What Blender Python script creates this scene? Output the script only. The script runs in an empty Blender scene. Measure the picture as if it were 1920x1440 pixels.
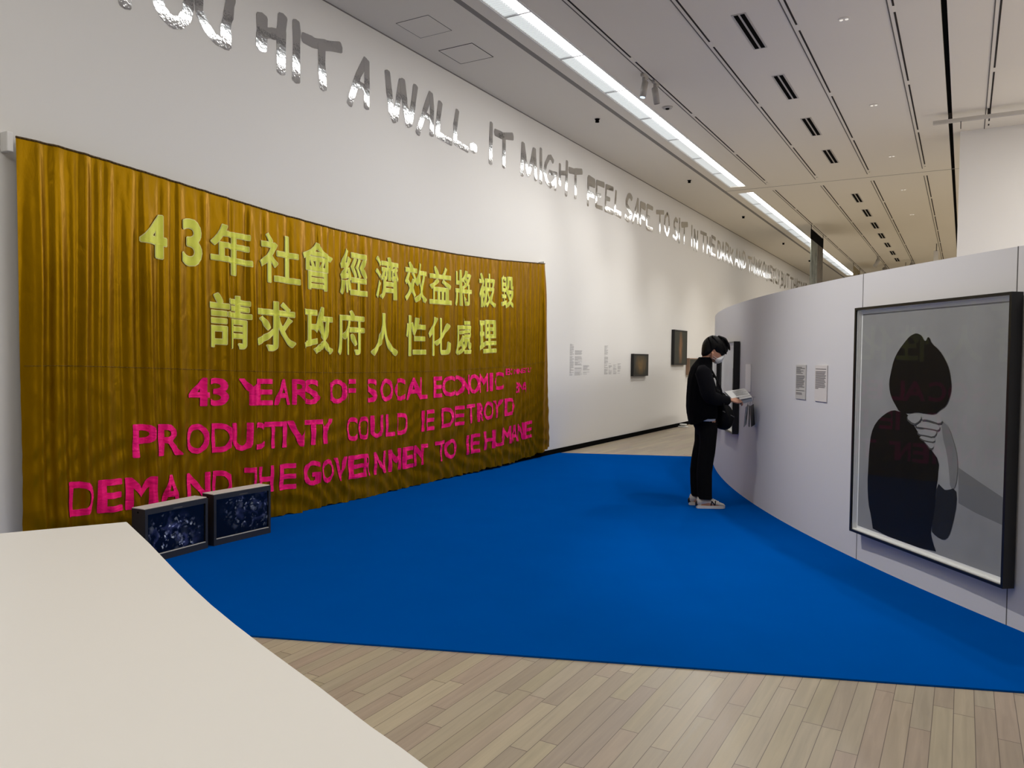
import bpy, bmesh, math, json, random
from mathutils import Vector, Matrix, Quaternion
random.seed(7)
S = bpy.context.scene
COL = S.collection
R = math.radians

# ---------------------------------------------------------------- camera
cam_d = bpy.data.cameras.new('camera'); cam = bpy.data.objects.new('camera', cam_d); COL.objects.link(cam)
cam_d.sensor_fit = 'HORIZONTAL'; cam_d.sensor_width = 36.0; cam_d.lens = 1457.04 / 1920 * 36; cam_d.clip_end = 200; cam_d.clip_start = 0.05
r_ = Vector((0.86440573, 0.50267842, 0.010823)); u_ = Vector((-0.0258902, 0.02300304, 0.9994001)); w_ = Vector((-0.5021279, 0.86416738, -0.03289841))
cam.matrix_world = Matrix(((r_.x, u_.x, -w_.x, 0), (r_.y, u_.y, -w_.y, 0), (r_.z, u_.z, -w_.z, 1.5), (0, 0, 0, 1)))
S.camera = cam
S.view_settings.view_transform = 'Standard'; S.view_settings.look = 'None'; S.view_settings.gamma = 1.0
S.view_settings.use_curve_mapping = False
S.view_settings.exposure = 0.12
S.cycles.use_denoising = True
S.cycles.max_bounces = 7; S.cycles.diffuse_bounces = 4; S.cycles.glossy_bounces = 4; S.cycles.transparent_max_bounces = 12
S.cycles.caustics_reflective = False; S.cycles.caustics_refractive = False; S.cycles.sample_clamp_indirect = 6.0

# ---------------------------------------------------------------- world and lamps
W = bpy.data.worlds.new('world'); S.world = W; W.use_nodes = True
W.node_tree.nodes['Background'].inputs[0].default_value = (.9, .92, 1, 1); W.node_tree.nodes['Background'].inputs[1].default_value = 0.2
WX, CZ = -5.557, 5.017           # left wall plane, ceiling height
def area(x, y, sx, sy, power, col=(1, .97, .93), z=CZ - .02, tgt=None, spread=180, shape='RECTANGLE'):  # wide fill light added under the ceiling to brighten the hall, no fixture there
    d = bpy.data.lights.new('fill_lamp', 'AREA'); d.shape = shape; d.size = sx; d.size_y = sy; d.energy = power; d.color = col; d.spread = R(spread)
    o = bpy.data.objects.new('fill_lamp', d); COL.objects.link(o); o.location = (x, y, z)
    if tgt is not None: o.rotation_euler = (Vector(tgt) - Vector((x, y, z))).to_track_quat('-Z', 'Y').to_euler()
    return o
def spot(x, y, tgt, power, angle=60, col=(1, .97, .92), z=4.72, size=.05, blend=.6):
    d = bpy.data.lights.new('track_spot_lamp', 'SPOT'); d.energy = power; d.color = col; d.spot_size = R(angle); d.spot_blend = blend; d.shadow_soft_size = size
    o = bpy.data.objects.new('track_spot_lamp', d); COL.objects.link(o); o.location = (x, y, z)
    o.rotation_euler = (Vector(tgt) - Vector((x, y, z))).to_track_quat('-Z', 'Y').to_euler()
    return o
STRIP = 5.5
DIFF = .55
WARM = (1, .96, .89)
area(2.8, 9, 1.6, 9, 190, WARM); area(6.4, 10, 3, 14, 620, WARM)
area(-1.2, 0, 2.5, 3, 76, WARM); area(1.6, 25, 2.4, 18, 640, WARM)
spot(-3.46, 5.0, (-.5, 6.0, 1.2), 450, 70, blend=1); spot(-3.46, 8.0, (-2.75, 10.3, 1.0), 170, 60, blend=1)
spot(.2, 6.0, (-.4, 5.4, 0), 120, 150, blend=1); spot(-.715, 7.5, (-1.5, 6.9, 0), 120, 150, blend=1); spot(-.715, 9.6, (-2.4, 8.0, 0), 110, 120, blend=1)
for y in (13, 15.5, 18, 21, 24.5): spot(-3.46, y, (WX + .2, y + .3, .1), 100, 76, WARM, blend=1)
for y in (14.5, 18): spot(-1.625, y, (-3.6, y, 0), 130, 90, WARM, blend=1)
for y in (7.6, 9.4): spot(-3.46, y, (WX + .1, y - 2.5, .9), 30, 115, blend=1)
for y in (11.5, 13.2, 14.9): spot(-3.46, y, (WX + .1, y - 4.6, .8), 150, 100, blend=1)
spot(.2, 10.5, (1.0, 13.7, 3.0), 25, 100, (1, .90, .78), blend=1)


# ---------------------------------------------------------------- materials
def NT(name):
    m = bpy.data.materials.new(name); m.use_nodes = True
    return m, m.node_tree, m.node_tree.nodes['Principled BSDF']
def N(t, typ, **kw):
    n = t.nodes.new(typ)
    for k, v in kw.items():
        if k.startswith('i_'): n.inputs[k[2:].replace('_', ' ')].default_value = v
        else: setattr(n, k, v)
    return n
def mat(name, col, rough=.6, metal=0, spec=.5, bump=None, vary=None, sheen=0, coat=0, emit=None, es=0):
    m, t, b = NT(name)
    b.inputs['Base Color'].default_value = (*col, 1); b.inputs['Roughness'].default_value = rough
    b.inputs['Metallic'].default_value = metal; b.inputs['Specular IOR Level'].default_value = spec
    b.inputs['Sheen Weight'].default_value = sheen; b.inputs['Coat Weight'].default_value = coat
    if emit: b.inputs['Emission Color'].default_value = (*emit, 1); b.inputs['Emission Strength'].default_value = es
    tc = None
    if bump or vary: tc = N(t, 'ShaderNodeTexCoord')
    if bump:
        n = N(t, 'ShaderNodeTexNoise', i_Scale=bump[0], i_Detail=4.0); t.links.new(tc.outputs['Object'], n.inputs['Vector'])
        bp = N(t, 'ShaderNodeBump', i_Strength=bump[1], i_Distance=bump[2] if len(bump) > 2 else .01); t.links.new(n.outputs['Fac'], bp.inputs['Height']); t.links.new(bp.outputs['Normal'], b.inputs['Normal'])
    if vary:
        n = N(t, 'ShaderNodeTexNoise', i_Scale=vary[0], i_Detail=5.0); t.links.new(tc.outputs['Object'], n.inputs['Vector'])
        mx = N(t, 'ShaderNodeMix', data_type='RGBA'); k = vary[1]
        mx.inputs[6].default_value = (*[c * (1 - k) for c in col], 1); mx.inputs[7].default_value = (*[min(1, c * (1 + k)) for c in col], 1)
        t.links.new(n.outputs['Fac'], mx.inputs[0]); t.links.new(mx.outputs[2], b.inputs['Base Color'])
    return m
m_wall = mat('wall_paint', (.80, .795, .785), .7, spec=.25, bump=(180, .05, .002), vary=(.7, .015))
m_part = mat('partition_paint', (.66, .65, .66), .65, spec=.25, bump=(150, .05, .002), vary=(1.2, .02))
m_ceil = mat('ceiling_paint', (.80, .77, .70), .85, spec=.2, vary=(.5, .02))
m_white = mat('white_paint', (.8, .8, .79), .5)
m_mount = mat('mount_board', (.9, .9, .88), .7)
m_desk = mat('desk_laminate', (.80, .785, .755), .38, spec=.4, vary=(3, .01))
m_black = mat('black_lacquer', (.006, .006, .007), .35, spec=.4)
m_blackm = mat('black_matte', (.005, .005, .005), .9, spec=.02)
m_gap = mat('dark_gap', (.11, .105, .10), .8)
m_sgap = mat('shadow_gap', (.24, .23, .22), .8)
m_track = mat('track_groove', (.035, .03, .027), .8, spec=.1)
m_trackw = mat('track_rim', (.5, .48, .45), .6)
m_silver = None
m_case = mat('monitor_case', (.022, .023, .027), .38, bump=(400, .1, .001))
m_casetop = mat('monitor_top', (.72, .69, .64), .5)
m_paper = mat('paper', (.78, .78, .76), .7)
m_card = mat('caption_card', (.66, .62, .59), .7)
m_ink = mat('caption_ink', (.13, .12, .12), .8)
m_inkg = mat('wall_text_ink', (.42, .42, .43), .8)
m_cloth_blk = mat('black_wool', (.0045, .0047, .0065), .95, spec=.08, sheen=.02, bump=(120, .25, .004))
m_trouser = mat('black_twill', (.004, .004, .0045), .9, spec=.08, bump=(160, .2, .003))
m_bag = mat('black_nylon', (.003, .003, .0035), .7, spec=.15, bump=(60, .2, .004))
m_skin = mat('skin', (.50, .25, .16), .55, vary=(30, .08))
m_hair = mat('black_hair', (.0035, .003, .003), .5, spec=.16, bump=(90, .5, .006))
m_mask = mat('surgical_mask', (.70, .71, .72), .8, bump=(80, .2, .003))
m_shoe = mat('grey_suede', (.60, .56, .49), .85, bump=(200, .2, .002))
m_sole = mat('shoe_sole', (.75, .71, .63), .6)
m_bluepaper = mat('booklet_cover', (.20, .23, .30), .6)
m_leaflet = mat('leaflet_cover', (.035, .035, .042), .5)
m_lampw = mat('spot_white', (.42, .40, .375), .55, spec=.2)
m_lens = mat('spot_lens', (.3, .32, .35), .2, emit=(.75, .88, 1), es=.9)

def lin(h):
    h = h / 255; return h / 12.92 if h <= .04045 else ((h + .055) / 1.055) ** 2.4
def foil():
    m, t, b = NT('silver_foil')
    b.inputs['Base Color'].default_value = (.70, .70, .70, 1); b.inputs['Metallic'].default_value = 1; b.inputs['Roughness'].default_value = .07
    tc = N(t, 'ShaderNodeTexCoord'); n1 = N(t, 'ShaderNodeTexNoise', i_Scale=34.0, i_Detail=2.0); n2 = N(t, 'ShaderNodeTexNoise', i_Scale=5.0, i_Detail=1.0)
    t.links.new(tc.outputs['Object'], n1.inputs[0]); t.links.new(tc.outputs['Object'], n2.inputs[0])
    a = N(t, 'ShaderNodeMath', operation='MULTIPLY_ADD'); a.inputs[1].default_value = 2.6
    t.links.new(n2.outputs['Fac'], a.inputs[0]); t.links.new(n1.outputs['Fac'], a.inputs[2])
    bp = N(t, 'ShaderNodeBump', i_Strength=.2, i_Distance=.0035); t.links.new(a.outputs[0], bp.inputs['Height']); t.links.new(bp.outputs[0], b.inputs['Normal'])
    return m
m_foil = foil()

def wood_floor():
    m, t, b = NT('plank_floor'); L = t.links.new
    tc = N(t, 'ShaderNodeTexCoord'); sx = N(t, 'ShaderNodeSeparateXYZ'); L(tc.outputs['Object'], sx.inputs[0])
    def ma(op, a, bb=None, c=None):
        n = N(t, 'ShaderNodeMath', operation=op)
        for i, v in enumerate((a, bb, c)):
            if v is None: continue
            if isinstance(v, (int, float)): n.inputs[i].default_value = v
            else: L(v, n.inputs[i])
        return n.outputs[0]
    PW, PL = .078, .80
    xr = ma('DIVIDE', sx.outputs[0], PW); row = ma('FLOOR', xr); fx = ma('FRACT', xr)
    wn = N(t, 'ShaderNodeTexWhiteNoise', noise_dimensions='1D'); L(row, wn.inputs['W'])
    yr = ma('ADD', ma('DIVIDE', sx.outputs[1], PL), ma('MULTIPLY', wn.outputs['Value'], 7.3)); cl = ma('FLOOR', yr); fy = ma('FRACT', yr)
    cv = N(t, 'ShaderNodeCombineXYZ'); L(row, cv.inputs[0]); L(cl, cv.inputs[1])
    w2 = N(t, 'ShaderNodeTexWhiteNoise', noise_dimensions='2D'); L(cv.outputs[0], w2.inputs['Vector'])
    cr = N(t, 'ShaderNodeValToRGB'); L(w2.outputs['Value'], cr.inputs[0]); e = cr.color_ramp
    cols = [(0, (.36, .30, .225)), (.25, (.41, .325, .255)), (.45, (.43, .37, .265)), (.6, (.38, .325, .25)), (.75, (.48, .41, .295)), (.9, (.40, .345, .235)), (1, (.35, .285, .235))]
    e.elements[0].position, e.elements[0].color = 0, (*cols[0][1], 1); e.elements[1].position, e.elements[1].color = 1, (*cols[-1][1], 1)
    for p, c in cols[1:-1]: el = e.elements.new(p); el.color = (*c, 1)
    mp = N(t, 'ShaderNodeMapping'); mp.inputs['Scale'].default_value = (38, 2.2, 1); L(tc.outputs['Object'], mp.inputs[0])
    off = N(t, 'ShaderNodeVectorMath', operation='ADD'); L(mp.outputs[0], off.inputs[0]); L(w2.outputs['Color'], off.inputs[1])
    g = N(t, 'ShaderNodeTexNoise', i_Scale=1.0, i_Detail=6.0, i_Distortion=.8); L(off.outputs[0], g.inputs[0])
    gm = N(t, 'ShaderNodeMapRange'); gm.inputs[1].default_value = .3; gm.inputs[2].default_value = .7; gm.inputs[3].default_value = .88; gm.inputs[4].default_value = 1.08; L(g.outputs['Fac'], gm.inputs[0])
    mul = N(t, 'ShaderNodeMix', data_type='RGBA', blend_type='MULTIPLY'); mul.inputs[0].default_value = 1; L(cr.outputs[0], mul.inputs[6]); L(gm.outputs[0], mul.inputs[7])
    ex = ma('MINIMUM', fx, ma('SUBTRACT', 1.0, fx)); ey = ma('MINIMUM', fy, ma('SUBTRACT', 1.0, fy))
    seam = ma('MAXIMUM', ma('LESS_THAN', ex, .017), ma('LESS_THAN', ey, .0022))
    mx = N(t, 'ShaderNodeMix', data_type='RGBA'); L(seam, mx.inputs[0]); L(mul.outputs[2], mx.inputs[6]); mx.inputs[7].default_value = (.13, .10, .08, 1)
    L(mx.outputs[2], b.inputs['Base Color']); b.inputs['Roughness'].default_value = .34; b.inputs['Specular IOR Level'].default_value = .45
    rr = N(t, 'ShaderNodeMapRange'); rr.inputs[3].default_value = .3; rr.inputs[4].default_value = .5; L(g.outputs['Fac'], rr.inputs[0]); L(rr.outputs[0], b.inputs['Roughness'])
    return m
m_floor = wood_floor()
m_carpet = mat('blue_carpet', (.0, .075, .36), 1.0, spec=.0, bump=(500, .35, .003), vary=(2.5, .07))
def cloth_mat(name, col, scale=(1, 1, 1), strength=.3, metal=0):
    m, t, b = NT(name); L = t.links.new
    b.inputs['Roughness'].default_value = .38 if metal else .5; b.inputs['Specular IOR Level'].default_value = .5; b.inputs['Specular Tint'].default_value = (*[min(1, c * 2.2 + .05) for c in col], 1); b.inputs['Metallic'].default_value = metal
    tc = N(t, 'ShaderNodeTexCoord')
    mp = N(t, 'ShaderNodeMapping'); mp.inputs['Scale'].default_value = scale; L(tc.outputs['Object'], mp.inputs[0])
    n = N(t, 'ShaderNodeTexNoise', i_Scale=9.0, i_Detail=5.0, i_Distortion=.6); L(mp.outputs[0], n.inputs[0])
    bp = N(t, 'ShaderNodeBump', i_Strength=strength, i_Distance=.02); L(n.outputs['Fac'], bp.inputs['Height']); L(bp.outputs[0], b.inputs['Normal'])
    mx = N(t, 'ShaderNodeMix', data_type='RGBA'); L(n.outputs['Fac'], mx.inputs[0]); mx.inputs[6].default_value = (*[c * .85 for c in col], 1); mx.inputs[7].default_value = (*[c * 1.15 for c in col], 1)
    L(mx.outputs[2], b.inputs['Base Color'])
    return m
m_gold = cloth_mat('gold_taffeta', (.265, .14, .001), (1, 1, .45), .4, .55)
m_seam = mat('gold_seam', (.16, .085, .003), .7)
m_goldd = mat('gold_hem', (.075, .04, .002), .7)
m_lime = cloth_mat('lime_satin', (.74, .78, .11), (1, 1, 1), .25)
m_limee = mat('lime_edge', (.9, .85, .33), .6)
m_pink = cloth_mat('pink_satin', (1.0, .014, .22), (1, .7, 2.5), .7)

# ---------------------------------------------------------------- geometry helpers
def wm(o):
    m = o.matrix_basis.copy(); p = o.parent
    while p: m = p.matrix_basis @ m; p = p.parent
    return m
def tag(o, label=None, cat=None, group=None, kind=None):
    if label: o['label'] = label
    if cat: o['category'] = cat
    if group: o['group'] = group
    if kind: o['kind'] = kind
    return o
def empty(name, loc, label, cat, rz=0, group=None):
    o = bpy.data.objects.new(name, None); COL.objects.link(o); o.location = loc; o.rotation_euler = (0, 0, rz); o.empty_display_size = .1
    return tag(o, label, cat, group)
def from_bm(name, bm, mats, parent=None, smooth=False, world=True):
    me = bpy.data.meshes.new(name)
    if parent is not None and world: bm.transform(wm(parent).inverted())
    bm.to_mesh(me); bm.free()
    for m in (mats if isinstance(mats, (list, tuple)) else [mats]): me.materials.append(m)
    if smooth:
        for p in me.polygons: p.use_smooth = True
    o = bpy.data.objects.new(name, me); COL.objects.link(o)
    if parent is not None: o.parent = parent
    return o
def box(bm, lo, hi, mi=0, M4=None):
    vs = [bm.verts.new(Vector((x, y, z))) for x in (lo[0], hi[0]) for y in (lo[1], hi[1]) for z in (lo[2], hi[2])]
    if M4 is not None:
        for v in vs: v.co = M4 @ v.co
    fs = []
    for f in ((0, 1, 3, 2), (4, 6, 7, 5), (0, 4, 5, 1), (2, 3, 7, 6), (0, 2, 6, 4), (1, 5, 7, 3)):
        fa = bm.faces.new([vs[i] for i in f]); fa.material_index = mi; fs.append(fa)
    return vs
def boxobj(name, lo, hi, m, parent=None, bevel=0, M4=None):
    bm = bmesh.new(); box(bm, lo, hi, 0, M4)
    if bevel: bmesh.ops.bevel(bm, geom=bm.edges[:], offset=bevel, segments=2, affect='EDGES', profile=.5)
    bmesh.ops.recalc_face_normals(bm, faces=bm.faces)
    return from_bm(name, bm, m, parent)
def cyl(bm, p0, p1, r0, r1=None, seg=16, mi=0, caps=True):
    p0, p1 = Vector(p0), Vector(p1); r1 = r0 if r1 is None else r1
    q = (p1 - p0).to_track_quat('Z', 'Y'); a = []; b_ = []
    for i in range(seg):
        t = 2 * math.pi * i / seg; d = q @ Vector((math.cos(t), math.sin(t), 0))
        a.append(bm.verts.new(p0 + d * r0)); b_.append(bm.verts.new(p1 + d * r1))
    for i in range(seg):
        j = (i + 1) % seg; f = bm.faces.new((a[i], a[j], b_[j], b_[i])); f.material_index = mi; f.smooth = True
    if caps:
        f = bm.faces.new(a[::-1]); f.material_index = mi; f = bm.faces.new(b_); f.material_index = mi
def tube(bm, pts, r, seg=8, mi=0):
    for a, b_ in zip(pts[:-1], pts[1:]): cyl(bm, a, b_, r, r, seg, mi)
def prism(bm, poly, z0, z1, mi=0):
    a = [bm.verts.new((x, y, z0)) for x, y in poly]; b_ = [bm.verts.new((x, y, z1)) for x, y in poly]; n = len(poly)
    for i in range(n):
        j = (i + 1) % n; bm.faces.new((a[i], a[j], b_[j], b_[i])).material_index = mi
    bm.faces.new(a[::-1]).material_index = mi; bm.faces.new(b_).material_index = mi
def loft(bm, rings, caps=True, mi=0):
    vr = [[bm.verts.new(p) for p in r] for r in rings]; n = len(rings[0])
    for a, b_ in zip(vr[:-1], vr[1:]):
        for i in range(n):
            j = (i + 1) % n; f = bm.faces.new((a[i], a[j], b_[j], b_[i])); f.material_index = mi; f.smooth = True
    if caps:
        bm.faces.new(vr[0][::-1]).material_index = mi; bm.faces.new(vr[-1]).material_index = mi
def inflate(bm, outline, yc, w, c=None, n=9, p=.5, mi=0, frm=None):
    """closed pillow from an (x,z) outline, lateral half-width w"""
    k = len(outline); cx = c[0] if c else sum(q[0] for q in outline) / k; cz = c[1] if c else sum(q[1] for q in outline) / k
    rings = []
    for i in range(n + 1):
        t = -1 + 2 * i / n; s = max(.02, (1 - abs(t) ** 2.4) ** p)
        rings.append([Vector((cx + (x - cx) * s, yc + w * t, cz + (z - cz) * s)) for x, z in outline])
    loft(bm, rings, True, mi)
def smooth_outline(pts, n=2):
    for _ in range(n):
        q = []
        for i in range(len(pts)):
            a, b_ = pts[i], pts[(i + 1) % len(pts)]
            q += [(a[0] * .75 + b_[0] * .25, a[1] * .75 + b_[1] * .25), (a[0] * .25 + b_[0] * .75, a[1] * .25 + b_[1] * .75)]
        pts = q
    return pts
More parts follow.
